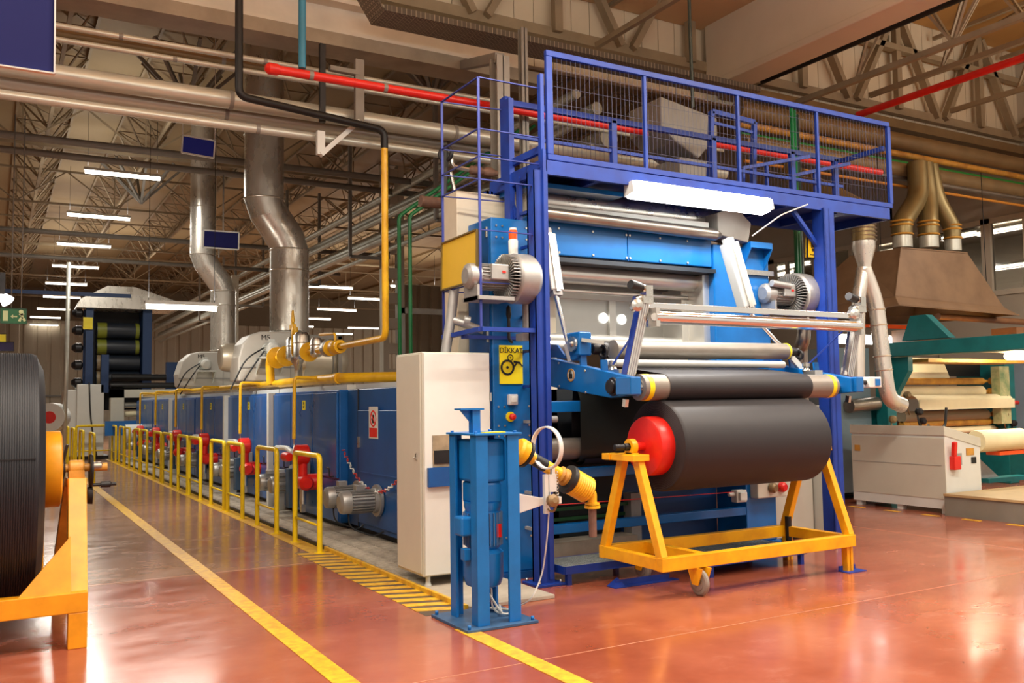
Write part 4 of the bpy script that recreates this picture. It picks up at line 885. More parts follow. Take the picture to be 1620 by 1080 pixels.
MB().path([p, (p[0]-.02, p[1], p[2]-.14), (p[0]+.05, p[1]+.1, p[2]-.18), (p[0]+.06, p[1]+.12, 1.2)], .07, 16, .06).build('duct_hose', BRONZE, tt)
# pipe work on the cage side
p = (3.364, 6.9, 2.199); q = (3.422, 6.9, 2.61); r2 = (3.281, 6.9, 1.741)
tt = thing('air_duct', 'grey branching air pipe behind the ladder cage above the grey cabinet', 'duct', p)
MB().path([q, p, r2], .042, 14, .1).build('riser', ALU, tt)
MB().tube(p, (3.6, 6.75, p[2]-.1), .034, 14).lathe([(.055, 0), (.055, .05)], (p[0]+.1, p[1]-.05, p[2]-.02), (1, -.4, -.25), 14).build('branch', ALU, tt)
MB().tube((3.9, 6.5, 2.05), (3.9, 6.5, 2.33), .055, 16).bb(3.8, 4.0, 6.45, 6.55, 2.0, 2.06).build('vertical_outlet', ALU, tt)
# beacon
p = (3.787, 6.55, 2.72)
tt = thing('signal_beacon', 'white and orange signal beacon on the left side frame', 'beacon', (p[0], p[1], p[2]-.1))
MB().lathe([(.05, 0), (.03, .02), (.018, .05), (.018, .11)], (p[0], p[1], p[2]-.1), (0, 0, 1), 14).build('beacon_stem', WHITE, tt)
MB().lathe([(.04, 0), (.042, .12), (.036, .13)], (p[0], p[1], p[2]+.01), (0, 0, 1), 18).build('beacon_body', WHITE, tt)
MB().lathe([(.036, 0), (.038, .07), (.03, .08)], (p[0], p[1], p[2]+.14), (0, 0, 1), 18).build('beacon_lens', ORANGE, tt)
MB().lathe([(.034, 0), (.03, .02)], (p[0], p[1], p[2]+.22), (0, 0, 1), 18).build('beacon_cap', WHITE, tt)
# cream electrical cabinet behind the cage
tt = thing('electrical_cabinet', 'tall cream cabinet behind the ladder cage and the left side frame', 'cabinet', (3.55, 7.25, 0))
MB().bb(3.56, 4.6, 7.16, 7.46, 0, 3.391).build('cabinet_body', CREAM, tt, bev=.01)
zz = 3.329
b = MB()
for k in range(5): b.bb(3.55, 3.56, 7.2, 7.3, 2.3+k*.022, 2.308+k*.022).bb(3.55, 3.56, 7.2, 7.3, 2.78+k*.022, 2.788+k*.022)
b.build('vent_slot', DARKM, tt, kind='stuff')
MB().box((3.555, 7.4, 2.7), (.01, .05, .04)).build('yellow_label', SIGNY, tt)
# white cabinets right of the machine
tt = thing('electrical_cabinet', 'low pale grey cabinet behind the right end of the yellow trolley', 'cabinet', (7.0, 6.8, 0))
MB().bb(6.97, 7.62, 6.85, 7.6, .03, 1.38).bb(7.64, 7.84, 6.7, 7.6, .03, 1.4).build('cabinet_body', BEIGE, tt, bev=.008)
MB().bb(7.0, 7.82, 6.9, 7.6, 0, .03).build('plinth', DARKM, tt)

# ================================================================== PLATFORM
t = thing('access_platform', 'blue steel access platform with wire mesh railing over the winder', 'platform', (3.91, 6.36, 0))
P = t
Zt, Zb = 4.43, 3.53
def post(x, y, z1, w=.13):
    o = MB().bb(x-w/2, x+w/2, y-w/2, y-w/2+.02, .02, z1).bb(x-w/2, x+w/2, y+w/2-.02, y+w/2, .02, z1).bb(x-.01, x+.01, y-w/2, y+w/2, .02, z1).bb(x-w/2, x-w/2+.02, y-w/2, y+w/2, .02, z1).build('column', COBALT, P)
    MB().bb(x-.13, x+.13, y-.13, y+.13, 0, .02).build('base_plate', COBALT, o, bev=.003)
    b = MB()
    for a in (-.1, .1):
        for c in (-.1, .1): b.tube((x+a, y+c, .02), (x+a, y+c, .045), .012, 8)
    b.build('anchor_bolt', SHEET, o, kind='stuff')
post(3.93, 6.38, 3.42); post(7.39, 6.38, 3.42, .15); post(3.93, 7.22, 3.42, .1)
dk = MB().bb(3.97, 8.4, 6.36, 7.25, 3.49, 3.51).build('deck_plate', COBALT, P)
b = MB().bb(3.97, 8.42, 6.33, 6.37, 3.4, 3.52).bb(3.97, 8.42, 7.21, 7.25, 3.4, 3.52).bb(8.38, 8.42, 6.33, 7.25, 3.4, 3.52).bb(3.95, 4.0, 6.33, 7.25, 3.4, 3.52)
b.build('deck_beam', COBALT, P)
for x in (4.55, 5.3, 6.1, 6.9, 7.65): MB().bb(x, x+.05, 6.37, 7.22, 3.41, 3.49).build('joist', COBALT, P)
MB().bar((7.0, 6.42, 3.38), (7.36, 6.42, 3.02), .04, .04).build('knee_brace', COBALT, P)
MB().bb(4.0, 5.0, 6.6, 7.2, 3.36, 3.4).build('under_plate', BLUE, P)
px = [4.05, 5.08, 6.22, 7.32, 8.42]
b = MB().bb(px[0]-.03, px[-1]+.03, 6.34, 6.38, Zt, Zt+.05).bb(px[0]-.03, px[-1]+.03, 6.34, 6.38, Zb, Zb+.05).bb(px[-1]-.005, px[-1]+.045, 6.342, 6.378, Zb+.05, Zt).bb(px[0]-.03, px[0]+.03, 6.342, 6.378, Zb+.05, Zt)
b.build('front_rail_frame', COBALT, P, bev=.004)
for x in px[1:4]: MB().bb(x-.014, x+.014, 6.345, 6.375, Zb+.05, Zt).build('rail_post', COBALT, P)
WIRE = mat('mesh_wire', '4E5168', .6, .1)
for k in range(4):
    b = MB(); x = px[k]+.04
    while x < px[k+1]-.02: b.tube((x, 6.36, Zb+.05), (x, 6.36, Zt), .0021, 4); x += .048
    for j in range(1, 6): b.tube((px[k]+.02, 6.363, Zb+.05+j*.15), (px[k+1]-.02, 6.363, Zb+.05+j*.15), .0021, 4)
    b.build('wire_mesh', WIRE, P, kind='stuff')
# right end mesh
b = MB()
y = 6.42
while y < 6.98: b.tube((px[-1]+.02, y, Zb), (px[-1]+.02, y, Zt-.1), .0021, 4); y += .05
b.build('wire_mesh', WIRE, P, kind='stuff')
# back railing
BY = 6.97
MB().bar((3.98, BY, 4.2), (px[-1], BY, 4.2), .05, .05).build('back_rail', COBALT, P)
MB().bar((4.0, BY, 3.9), (px[-1], BY, 3.9), .03, .03).build('middle_back_rail', COBALT, P)
for x in (5.17, 6.45, 7.61, 8.3): MB().bb(x-.03, x+.03, BY-.025, BY+.025, 3.52, 4.2).build('back_post', COBALT, P)
MB().bb(3.94, 4.0, BY-.05, BY+.05, 3.45, 4.24).build('back_post', COBALT, P)
MB().bar((px[-1], BY, 4.2), (px[-1], 6.4, 4.2), .05, .05).build('side_rail', COBALT, P)
b = MB().bar((6.62, 7.24, 3.55), (6.7, 7.24, 4.6), .05, .05).bar((7.26, 7.24, 3.55), (7.33, 7.24, 4.57), .05, .05).bar((6.7, 7.24, 4.6), (7.33, 7.24, 4.57), .05, .05).bar((6.68, 7.24, 4.48), (7.33, 7.24, 4.45), .03, .03)
b.build('gate_frame', COBALT, P)
for a in ((7.0, 7.7), (7.75, 8.35)): MB().bar((a[0], 7.1, 3.98), (a[1], 6.8, 4.12), .035, .035).bar((a[0], 7.1, 3.6), (a[0], 7.1, 3.98), .03).bar((a[0]+.25, 7.0, 3.6), (a[0]+.25, 7.0, 4.04), .03).build('inner_handrail', COBALT, P)
# ladder with its safety cage
LX = 3.955
each(MB().bar((LX, 6.34, 3.45), (LX, 6.34, 4.25), .035, .05).bar((LX, 6.72, .25), (LX, 6.72, 3.46), .035, .05).bar((LX, 6.32, .05), (LX, 6.32, 3.6), .03, .05), 'ladder_stringer', COBALT, P)
each(MB().bb(3.93, 3.98, 6.84, 6.94, 2.9, 4.2), 'ladder_stringer', COBALT, P)
for k in range(11): MB().bar((LX, 6.34, .42+k*.3), (LX, 6.72, .42+k*.3), .025, .025).build('rung', COBALT if k > 3 else GREYP, P)
CX = 3.37
zl = [4.135,3.709,3.480,3.292,3.101,2.879,2.453]
for z in zl[:4]+zl[5:]:
    MB().bar((LX, 6.36, z), (CX, 6.36, z), .018, .008, up=(0, 0, 1)).bar((CX, 6.36, z), (CX, 7.05, z), .018, .008, up=(0, 0, 1)).bar((CX, 7.05, z), (LX, 7.0, z), .018, .008, up=(0, 0, 1)).build('cage_hoop', CAGE, P)
zb2 = 2.056
MB().bar((LX, 6.36, zb2+.02), (CX, 6.36, zb2+.02), .05, .035).bar((CX, 6.36, zb2+.02), (CX, 7.05, zb2), .05, .035).bar((LX, 6.7, zb2-.02), (CX, 6.7, zb2-.02), .04, .03).build('cage_base_hoop', COBALT, P)
for x, y in ((CX, 6.36), (CX, 7.05)): MB().bar((x, y, zb2), (x, y, 4.13), .02, .012).build('cage_bar', CAGE, P)
MB().bar((3.98, 6.36, 3.62), (3.98, 6.97, 3.62), .04, .06).bar((3.97, 6.8, 3.1), (3.97, 6.95, 3.45), .03).build('toe_bar', COBALT, P)
c = [(CX-.015, 7.03, 2.872), (CX-.015, 6.378, 2.882), (CX-.015, 6.389, 2.472), (CX-.015, 7.052, 2.466)]
board('hanging_sign', 'plain golden yellow panel fixed to the ladder cage', c, SIGNG, mat('panel_frame', '6A5A2A', .5), fr=.012, cat='panel')
# platform lamp
p = (4.856, 6.3, 3.405); q = (6.572, 6.3, 3.39)
tt = thing('platform_lamp', 'bright white twin tube lamp under the edge of the blue platform', 'lamp', ((p[0]+q[0])/2, 6.3, 3.4))
MB().prism([(p[0], 6.26, 3.33), (p[0], 6.40, 3.30), (p[0], 6.40, 3.42), (p[0], 6.28, 3.43)], (q[0]-p[0], 0, 0)).build('reflector', WHITE, tt)
MB().prism([(p[0]+.03, 6.245, 3.34), (p[0]+.03, 6.265, 3.43), (p[0]+.03, 6.275, 3.43), (p[0]+.03, 6.395, 3.292), (p[0]+.03, 6.38, 3.285), (p[0]+.03, 6.27, 3.30)], (q[0]-p[0]-.08, 0, 0)).build('lamp_diffuser', TUBEB, tt)
l = bpy.data.lights.new('platform_light', 'AREA'); l.shape = 'RECTANGLE'; l.size = 1.7; l.size_y = .16; l.energy = 80; l.color = (1, .95, .88)
lo = bpy.data.objects.new('platform_light', l); COL.objects.link(lo); lo.parent = tt; lo.location = (0, -.06, -.16); lo.rotation_euler = (R(-25), 0, 0)
tag(MB().path([(7.084, 6.3, 3.433), (6.696, 6.3, 3.288), (6.571, 6.35, 3.192), (6.504, 6.5, 3.098)], .007, 6, .15).build('lamp_cable', WHITE), 'thin white cable looping from the platform lamp to the machine', 'cable')
# sign on the column
p = [(7.225, 6.45, 3.127), (7.384, 6.45, 3.126), (7.373, 6.45, 2.927), (7.215, 6.45, 2.923)]
r_, bd = board('warning_sign', 'small yellow ear protection sign beside the right platform post', p, mat('sign_amber', 'E5B80B', .4), SIGNK, fr=.004)
xm, zm = (p[0][0]+p[1][0])/2, p[0][2]
MB().ring((xm, 6.445, zm-.06), (0, -1, 0), .02, .032, .003, 18).bb(xm-.03, xm-.02, 6.44, 6.446, zm-.1, zm-.05).bb(xm-.02, xm+.02, 6.44, 6.446, zm-.13, zm-.11).build('head_pictogram', SIGNK, bd)
text('lettering', 'KULAKLIK', .02, (xm, 6.444, zm-.17), FACE_Y, SIGNK, bd)
# pale ventilation box behind the mesh
p = (6.578, 8.0, 4.888)
tt = thing('ventilation_box', 'pale grey ventilation box behind the mesh platform', 'box', (p[0], 8, 4.2))
MB().prism([(6.55, 7.9, 4.95), (7.4, 7.9, 4.82), (7.4, 7.9, 4.6), (7.1, 7.9, 4.3), (6.75, 7.9, 4.45), (6.55, 7.9, 4.6)], (0, .6, 0)).build('upper_box', GREYSTEEL, tt, bev=.02)
MB().bb(6.85, 7.4, 7.95, 8.4, 3.3, 4.3).build('lower_box', GREYSTEEL, tt, bev=.02)
# ================================================================== TROLLEY
t = thing('roll_trolley', 'yellow steel A-frame trolley carrying the black fabric roll', 'trolley', (4.31, 5.32, 0))
x0, x1, y0, y1, z0, z1 = 4.31, 6.42, 5.32, 6.13, .215, .315
for a in (((x0, y0), (x1, y0)), ((x0, y1), (x1, y1))): MB().bb(a[0][0], a[1][0], a[0][1]-.0 if a[0][1] == y0 else a[0][1]-.07, a[0][1]+.07 if a[0][1] == y0 else a[0][1], z0, z1).build('long_rail', YEL, t, bev=.004)
for x in (x0, x1-.07, x0+.42): MB().bb(x, x+.07, y0+.07, y1-.07, z0+.005, z1-.005).build('cross_rail', YEL, t, bev=.004)
def leg(p, q): MB().bar(p, q, .075, .06, up=(1, 0, 0)).build('frame_leg', YEL, t, bev=.004)
for x in (x0+.035, x1-.035):
    leg((x, y0+.045, z1-.01), (x, 5.63, 1.03)); leg((x, y1-.045, z1-.01), (x, 5.82, 1.03))
    MB().bb(x-.1 if x < 5 else x-.06, x+.06, 5.56, 5.9, 1.02, 1.07).build('bearing_plate', YEL, t, bev=.004)
    b = MB().ring((x-.02, 5.72, 1.125), (1, 0, 0), .03, .062, .05, 24).bb(x-.02, x+.03, 5.66, 5.78, 1.06, 1.08); b.build('bearing', YEL, t)
MB().box((x0-.02, 5.9, 1.045), (.12, .1, .05)).build('latch', YEL, t, bev=.004)
for k, (x, y) in enumerate(((4.69, 5.35), (4.71, 6.07))):
    w_ = MB().lathe([(.03, 0), (.088, .002), (.1, .012), (.1, .033), (.088, .043), (.03, .045)], (x-.0225, y, .1), (1, 0, 0), 30).build('caster_wheel', mat('caster_tread', '8C857C', .6), t)
    MB().lathe([(.02, 0), (.062, .0), (.062, .05), (.02, .05)], (x-.025, y, .1), (1, 0, 0), 24).lathe([(.018, 0), (.018, .08)], (x-.04, y, .1), (1, 0, 0), 12).build('wheel_hub', ALU, w_)
    MB().prism([(x-.05, y-.085, z0), (x-.05, y+.085, z0), (x-.05, y+.03, .085), (x-.05, y-.03, .085)], (.012, 0, 0)).prism([(x+.038, y-.085, z0), (x+.038, y+.085, z0), (x+.038, y+.03, .085), (x+.038, y-.03, .085)], (.012, 0, 0)).build('caster_fork', YEL, w_)
for x, y in ((x1-.075, y0+.035), (x1-.075, y1-.1)):
    MB().bb(x, x+.035, y, y+.06, .0, z0).bb(x+.045, x+.075, y, y+.06, 0, z0).build('rear_leg', YEL, t, bev=.003)
MB().tube((x1-.05, y1-.1, .18), (x1-.05, y1-.1, .4), .03, 12).build('tow_pin', DARKM, t)
b = MB().prism([(6.3, 5.3, .001), (6.52, 5.3, .001), (6.52, 5.42, .001), (6.3, 5.42, .001)], (0, 0, .006)).bb(6.3, 6.5, 5.405, 5.415, .005, .045)
tag(b.build('floor_stop', COBALT), 'small blue floor stop at the front right trolley foot', 'floor stop', 'blue floor stops of the trolley')
b = MB().bb(4.3, 4.95, 5.9, 5.98, .001, .008).prism([(4.3, 5.9, .004), (4.3, 6.02, .004), (4.4, 6.02, .06), (4.4, 5.9, .004)], (.01, 0, 0)).bb(4.35, 4.9, 5.96, 5.975, .005, .05)
tag(b.build('floor_stop', COBALT), 'longer blue floor guide between the trolley casters', 'floor stop', 'blue floor stops of the trolley')
# the roll
t = thing('fabric_roll', 'large black fabric roll on the yellow trolley with a red hub', 'roll', (5.4, 5.72, 1.125))
MB().lathe([(.2, .003), (.355, .0), (.363, .01), (.366, .03), (.366, 1.6), (.36, 1.615), (.1, 1.62)], (4.6, 5.72, 1.125), (1, 0, 0), 64).build('rolled_fabric', CLOTH, t)
b = MB()
for k in range(9): b.torus((4.6, 5.72, 1.125), (1, 0, 0), .245+k*.0125, .0018, 48, 4)
b.build('fabric_edge_layer', mat('fabric_edge', '3A3638', .6), t, kind='stuff')
MB().lathe([(.06, 0), (.2, .0), (.225, .01), (.235, .03), (.235, .14)], (4.47, 5.72, 1.125), (1, 0, 0), 48).build('hub_disc', RED, t, label='red hub disc')
MB().tube((4.36, 5.72, 1.125), (4.48, 5.72, 1.125), .035, 20).build('hub_sleeve', RED, t)
MB().lathe([(.018, 0), (.024, .004), (.024, .09), (.03, .09), (.03, .12), (.024, .12), (.024, .2)], (4.19, 5.72, 1.125), (1, 0, 0), 16).build('core_shaft', DARKM, t)
MB().tube((6.2, 5.72, 1.125), (6.46, 5.72, 1.125), .024).build('core_shaft', DARKM, t)
# step plates
def step(x0, x1, y0, y1, label, z=.15):
    t = thing('step_platform', label, 'step', (x0, y0, 0))
    top = MB().bb(x0, x1, y0, y1, z-.012, z).build('tread_plate', CHECK, t)
    b = MB(); k = 0; y = y0+.03
    while y < y1-.02:
        x = x0+.03+(k % 2)*.02
        while x < x1-.02: b.box((x, y, z+.002), (.03, .008, .006), rz=.78 if (k % 2) else -.78); x += .04
        y += .035; k += 1
    b.build('raised_bar', CHECK, top, kind='stuff')
    MB().bb(x0-.005, x1+.005, y0-.01, y0, z-.06, z+.002).bb(x0-.005, x1+.005, y1, y1+.01, z-.06, z+.002).bb(x0-.015, x0-.005, y0, y1, z-.06, z+.002).bb(x1+.005, x1+.015, y0, y1, z-.06, z+.002).build('edge_frame', COBALT, t)
    for x in (x0+.02, x1-.06):
        for y in (y0, y1-.04): MB().bb(x, x+.04, y, y+.04, 0, z-.05).build('leg', COBALT, t)
    return t
step(4.04, 4.86, 6.22, 6.62, 'low checker plate step between the blue post and the trolley')
step(5.2, 6.35, 5.82, 6.5, 'low checker plate step seen through the trolley frame', z=.15)

# ================================================================== GREY CABINET
t = thing('control_cabinet', 'tall pale grey control cabinet between the ovens and the winder', 'cabinet', (2.99, 6.67, .07))
MB().bb(2.99, 3.61, 6.67, 7.2, .11, 1.905).build('cabinet_body', BEIGE, t, bev=.006)
MB().bb(3.0, 3.6, 6.655, 6.67, .12, 1.895).build('front_door', WHITE, t, bev=.005)
MB().bb(2.978, 2.99, 6.69, 7.18, .13, 1.89).build('side_panel', BEIGE, t, bev=.004)
MB().bb(3.07, 3.27, 6.648, 6.656, 0.976, 1.231).build('cardboard_pocket', mat('cardboard', 'A08F74', .7, var=.4, scale=9), t)
MB().bb(3.08, 3.25, 6.64, 6.65, 1.002, 1.108).build('dark_recess_plate', DARKM, t)  # flat dark plate, the shade of the door recess put into its colour
MB().bb(3.02, 3.26, 6.62, 6.65, 0.821, 0.973).build('blue_plate', BLUED, t)
MB().box((2.972, 6.76, 1.06), (.012, .02, .05)).tube((2.965, 6.76, 1.05), (2.965, 6.8, 1.05), .005, 6).build('lock_handle', SHEET, t)
for z in (.4, 1.5): MB().bb(3.6, 3.615, 6.65, 6.67, z, z+.07).build('hinge', SHEET, t)
for x in (3.05, 3.55): MB().lathe([(.03, 0), (.02, .03), (.02, .09)], (x, 6.72, .03), (0, 0, 1), 12).build('foot', WHITE, t)

# ================================================================== DRIVE STAND
t = thing('drive_stand', 'tall blue four legged drive stand with a vertical motor at the front', 'stand', (2.95, 5.55, 0))
MB().bb(2.68, 3.22, 5.3, 5.86, .001, .02).build('base_plate', mat('worn_blue_plate', '3A628C', .5, var=.4, scale=12), t, bev=.003)
for x, y in ((2.83, 5.36), (3.07, 5.36), (2.83, 5.75), (3.07, 5.75)):
    sx_ = 1 if x < 2.9 else -1; sy_ = 1 if y < 5.5 else -1
    MB().bb(x-.045, x+.045, y-.01*1, y+.01, .02, 1.27).bb(x-.045 if sx_ > 0 else x+.025, x-.025 if sx_ > 0 else x+.045, y, y+sy_*.08, .02, 1.27).build('angle_leg', STANDB, t, bev=.003)
MB().bb(2.77, 3.13, 5.33, 5.78, 1.27, 1.285).build('top_plate', STANDB, t, bev=.003)
b = MB()
for x, y in ((2.8, 5.38), (2.8, 5.74), (3.1, 5.38), (3.1, 5.74)): b.tube((x, y, 1.285), (x, y, 1.297), .012, 8)
for x, y in ((2.71, 5.33), (3.19, 5.33), (3.19, 5.83), (2.71, 5.83)): b.tube((x, y, .02), (x, y, .045), .012, 8)
b.build('bolt', STANDB, t, kind='stuff')
MB().bb(2.84, 2.9, 5.5, 5.56, 1.285, 1.44).bb(2.74, 2.92, 5.48, 5.58, 1.44, 1.452).prism([(2.76, 5.53, 1.44), (2.86, 5.53, 1.44), (2.86, 5.53, 1.33)], (0, .01, 0)).build('top_bracket', STANDB, t)
MB().bb(2.86, 3.02, 5.36, 5.42, 1.286, 1.292).build('yellow_strip', SIGNY, t)
gb = MB().bb(2.82, 3.05, 5.42, 5.7, .95, 1.24).bb(2.84, 3.03, 5.44, 5.68, .8, .95).build('gearbox', STANDB, t, bev=.02)
MB().lathe([(.12, 0), (.13, .03), (.13, .06)], (2.94, 5.56, .75), (0, 0, 1), 24).build('flange', STANDB, gb)
mo = MB().lathe([(.1, 0), (.12, .02), (.125, .05), (.125, .26)], (2.94, 5.56, .49), (0, 0, 1), 28).build('motor_body', STANDB, t)
b = MB()
for k in range(26):
    a = 2*math.pi*k/26; b.bar((2.94+math.cos(a)*.125, 5.56+math.sin(a)*.125, .52), (2.94+math.cos(a)*.125, 5.56+math.sin(a)*.125, .74), .005, .025, up=(math.cos(a), math.sin(a), 0))
b.build('cooling_fin', mat('fin_blue_grey', '5C7FA6', .4), mo, kind='stuff')
MB().box((3.0, 5.44, .62), (.035, .01, .09)).build('red_plate', RED, mo)
MB().box((2.775, 5.53, .66), (.09, .12, .13)).build('terminal_box', STANDB, mo, bev=.015)
MB().lathe([(.03, 0), (.12, .04), (.14, .1), (.14, .26), (.1, .29)], (2.94, 5.56, .21), (0, 0, 1), 28).build('brake_drum', STANDB, t)
MB().box((2.785, 5.52, .47), (.05, .06, .08)).tube((2.81, 5.52, .45), (2.9, 5.52, .44), .012, 8).build('small_box', STANDB, t, bev=.01)
MB().bb(3.0, 3.06, 5.6, 5.72, .5, .78).build('rear_shield', DARKM, t)
b = MB().path([(3.05, 5.62, 1.2), (3.1, 5.6, 1.1), (3.06, 5.6, .95)], .01, 6, .04).path([(3.06, 5.64, 1.2), (3.12, 5.62, 1.05), (3.05, 5.62, .92)], .01, 6, .04); b.build('cable_loop', BLACK, t)
b = MB().path([(3.02, 5.6, .25), (3.0, 5.55, .06), (3.1, 5.5, .03), (3.18, 5.6, .04), (3.02, 5.7, .05), (3.1, 5.75, .1)], .008, 6, .06).path([(2.98, 5.6, .2), (3.05, 5.5, .04), (3.15, 5.72, .05)], .008, 6, .06); b.build('floor_cable', WHITE, t)
# swivel joint shaft
A = V((3.255, 5.6, 1.146)); E_ = V((3.871, 5.6, 0.812)); d = (E_-A).normalized(); L = (E_-A).length
t = thing('swivel_shaft', 'yellow swivel joint shaft with a ribbed end hanging out of the blue drive stand', 'shaft', A)
MB().lathe([(.08, -.02), (.095, 0), (.095, .05), (.05, .06)], A, d, 24).build('flange_cap', YEL, t)
MB().ring(A+d*.055, d, .05, .1, .022, 24).build('clamp_ring', DARKM, t)
MB().lathe([(.036, .07), (.045, .1), (.045, L*.22)], A, d, 18).build('neck', YEL, t)
MB().lathe([(.046, L*.2), (.047, L*.36)], A, d, 18).build('black_sleeve', BLACK, t)
MB().lathe([(.046, L*.36), (.046, L*.56)], A, d, 18).build('yellow_sleeve', GASY, t)
MB().lathe([(.05, L*.55), (.066, L*.57), (.05, L*.6), (.066, L*.62), (.066, L*.66)], A, d, 20).build('collar', OCHRE, t)
MB().lathe([(.04, L*.64), (.105, L*.66), (.11, L*.7), (.1, L*.72)], A, d, 26).build('black_collar', BLACK, t)
pf = [(.098, L*.71)]
for k in range(9): pf += [(.1, L*(.72+k*.028)), (.092, L*(.734+k*.028))]
MB().lathe(pf+[(.05, L*1.0)], A, d, 26).build('ribbed_body', GASY, t)
e2 = E_+V(.0, 0, -.02)
MB().path([A+d*L*.96, E_+d*.02, e2+V(.015, 0, -.09)], .034, 12, .04).lathe([(.06, -.02), (.06, .0)], e2+V(.015, 0, -.1), (0, 0, -1), 18).lathe([(.055, 0), (.055, .015)], e2+V(.015, 0, -.06), (0, 0, -1), 18).build('elbow', GASY, t)
MB().tube(e2+V(.015, 0, -.1), e2+V(.015, 0, -.31), .03, 14).build('drain_pipe', RUST, t)
# white support bracket with ring
p = V((3.407, 5.45, 1.164))
t = thing('ring_bracket', 'white steel bracket with a large open ring holding the yellow shaft', 'bracket', (3.14, 5.45, .7))
MB().ring(p+V(-.02, 0, 0), V(1, .2, 0), .142, .152, .035, 40).build('open_ring', WHITE, t)
zz = 0.784
MB().prism([(3.14, 5.45, zz+.08), (3.14, 5.45, zz-.07), (3.36, 5.45, zz-.02), (3.52, 5.45, zz-.02), (3.52, 5.45, zz+.03), (3.36, 5.45, zz+.03)], (0, .05, 0)).build('wedge_arm', WHITE, t, bev=.004)
xb = 3.4
MB().bar((xb-.02, 5.44, 0.705), (xb-.02, 5.44, 0.979), .03, .03).bb(xb, xb+.06, 5.42, 5.44, 0.855, 0.979).bar((xb+.04, 5.44, 0.97), (xb+.04, 5.44, 1.032), .025, .025).build('upright', WHITE, t)
MB().lathe([(.03, 0), (.045, .02), (.045, .05), (.02, .07)], (xb-.01, 5.4, zz+.01), (0, -1, .2), 12).torus((xb+.0, 5.4, zz-.02), (1, .3, 0), .04, .01, 14, 5).build('clamp_bolts', BROWNP, t)
b = MB()
for k in range(10): b.torus((xb+.07, 5.43, zz+.02+.02*k), (1, 0, 0) if k % 2 else (0, 1, 0), .012, .003, 8, 4)
b.build('chain', SHEET, t)
tag(MB().path([(3.466, 5.5, 0.994), (3.425, 5.5, 0.528), (3.439, 5.6, 0.246), (3.315, 5.557, 0.09), (3.3, 5.7, .03)], .006, 6, .2).build('thin_cable', WHITE), 'thin pale cable hanging from the white bracket down to the floor', 'cable')
# ================================================================== FOREGROUND ROLL STAND (left)
xe = 0.288; CZ, CY, RR_ = 1.055, 7.05, .82
t = thing('rubber_roll', 'huge ribbed black rubber roll cut by the left edge of the picture', 'roll', (xe-.7, CY, CZ))
prof = [(.3, -1.5), (RR_-.03, -1.5)]
n = 108; x = -1.48
for k in range(n):
    h = -1.48+k*(1.44/n); edge = max(0, (h+.10)/.10) if h > -.10 else 0
    r = RR_ - .05*edge*edge
    prof += [(r, h), (r, h+.0085), (r-.005, h+.0095), (r-.005, h+.0125)]
prof += [(RR_-.07, -.02), (RR_-.11, 0), (.3, 0)]
MB().lathe(prof, (xe, CY, CZ), (1, 0, 0), 72).build('ribbed_wrap', RUBBER, t)
MB().bar((xe-1.4, CY-RR_*.985, CZ+.135), (xe-.06, CY-RR_*.985, CZ+.135), .012, .008).build('wrap_seam', BLACK, t)
hb = MB().lathe([(.05, -.02), (.255, -.0), (.262, .01), (.262, .115), (.24, .125), (.05, .125)], (xe, CY, 1.075), (1, 0, 0), 40).build('hub_drum', mat('stand_orange', 'F0A21C', .35, var=.2, scale=6), t, label='orange yellow hub drum')
ORY = MATS['stand_orange']
MB().tube((xe+.1, CY, 1.075), (xe+.42, CY, 1.075), .028, 16).build('core_shaft', OCHRE, t)
t = thing('roll_stand', 'orange yellow steel stand holding the huge ribbed black roll', 'stand', (.47, 6.4, 0))
A = V((0.48, 6.36, 0.092)); B_ = V((0.509, 6.95, 1.006))
MB().bar((A.x, 6.4, .3), (B_.x, 6.97, B_.z-.02), .115, .09, up=(0, 1, 0)).build('front_leg', ORY, t, bev=.005)
MB().bb(A.x-.055, A.x+.055, 6.322, 6.418, .0, .22).build('foot_post', ORY, t, bev=.005)
MB().bb(-2.2, A.x+.055, 6.32, 6.42, .22, .345).build('front_beam', ORY, t, bev=.005)
MB().prism([(A.x-.04, 6.345, .345), (A.x-.33, 6.345, .345), (A.x-.04, 6.45, .68)], (0, .012, 0)).build('gusset_plate', ORY, t)
MB().bar((A.x-.02, 7.75, .3), (B_.x-.02, 7.12, B_.z-.04), .1, .08, up=(0, 1, 0)).bb(A.x-.07, A.x+.03, 7.7, 7.8, 0, .34).build('rear_leg', OCHRE, t, bev=.004)
MB().bb(-2.2, A.x, 7.7, 7.8, .2, .3).bb(A.x-.06, A.x+.03, 6.42, 7.7, .22, .32).build('rear_beam', OCHRE, t, bev=.004)
MB().bar((A.x-.2, 7.3, .32), (A.x-.2, 7.25, .92), .09, .06, up=(0, 1, 0)).bb(A.x-.26, A.x-.14, 7.0, 7.6, .3, .36).build('inner_post', YEL, t, bev=.004)
MB().bb(B_.x-.06, B_.x+.06, 6.93, 7.17, B_.z-.05, B_.z-.0).build('bearing_plate', ORY, t, bev=.004)
MB().lathe([(.045, 0), (.055, .01), (.055, .09), (.045, .1)], (B_.x-.05, CY, 1.075), (1, 0, 0), 20).bb(B_.x-.05, B_.x+.05, CY-.06, CY+.06, B_.z, 1.06).build('bearing', OCHRE, t)
MB().lathe([(.06, 0), (.07, .01), (.07, .03), (.04, .04)], (B_.x-.11, CY, 1.07), (1, 0, 0), 20).bar((B_.x-.09, CY, 1.1), (B_.x-.06, CY-.02, 1.24), .02, .015).build('locking_collar', DARKM, t)
MB().lathe([(.02, 0), (.115, .0), (.12, .01), (.115, .02), (.02, .025)], (B_.x+.085, CY, 1.05), (1, 0, 0), 28).lathe([(.06, 0), (.065, .03)], (B_.x+.075, CY, .88), (1, 0, 0), 14).build('brake_disc', DARKM, t)
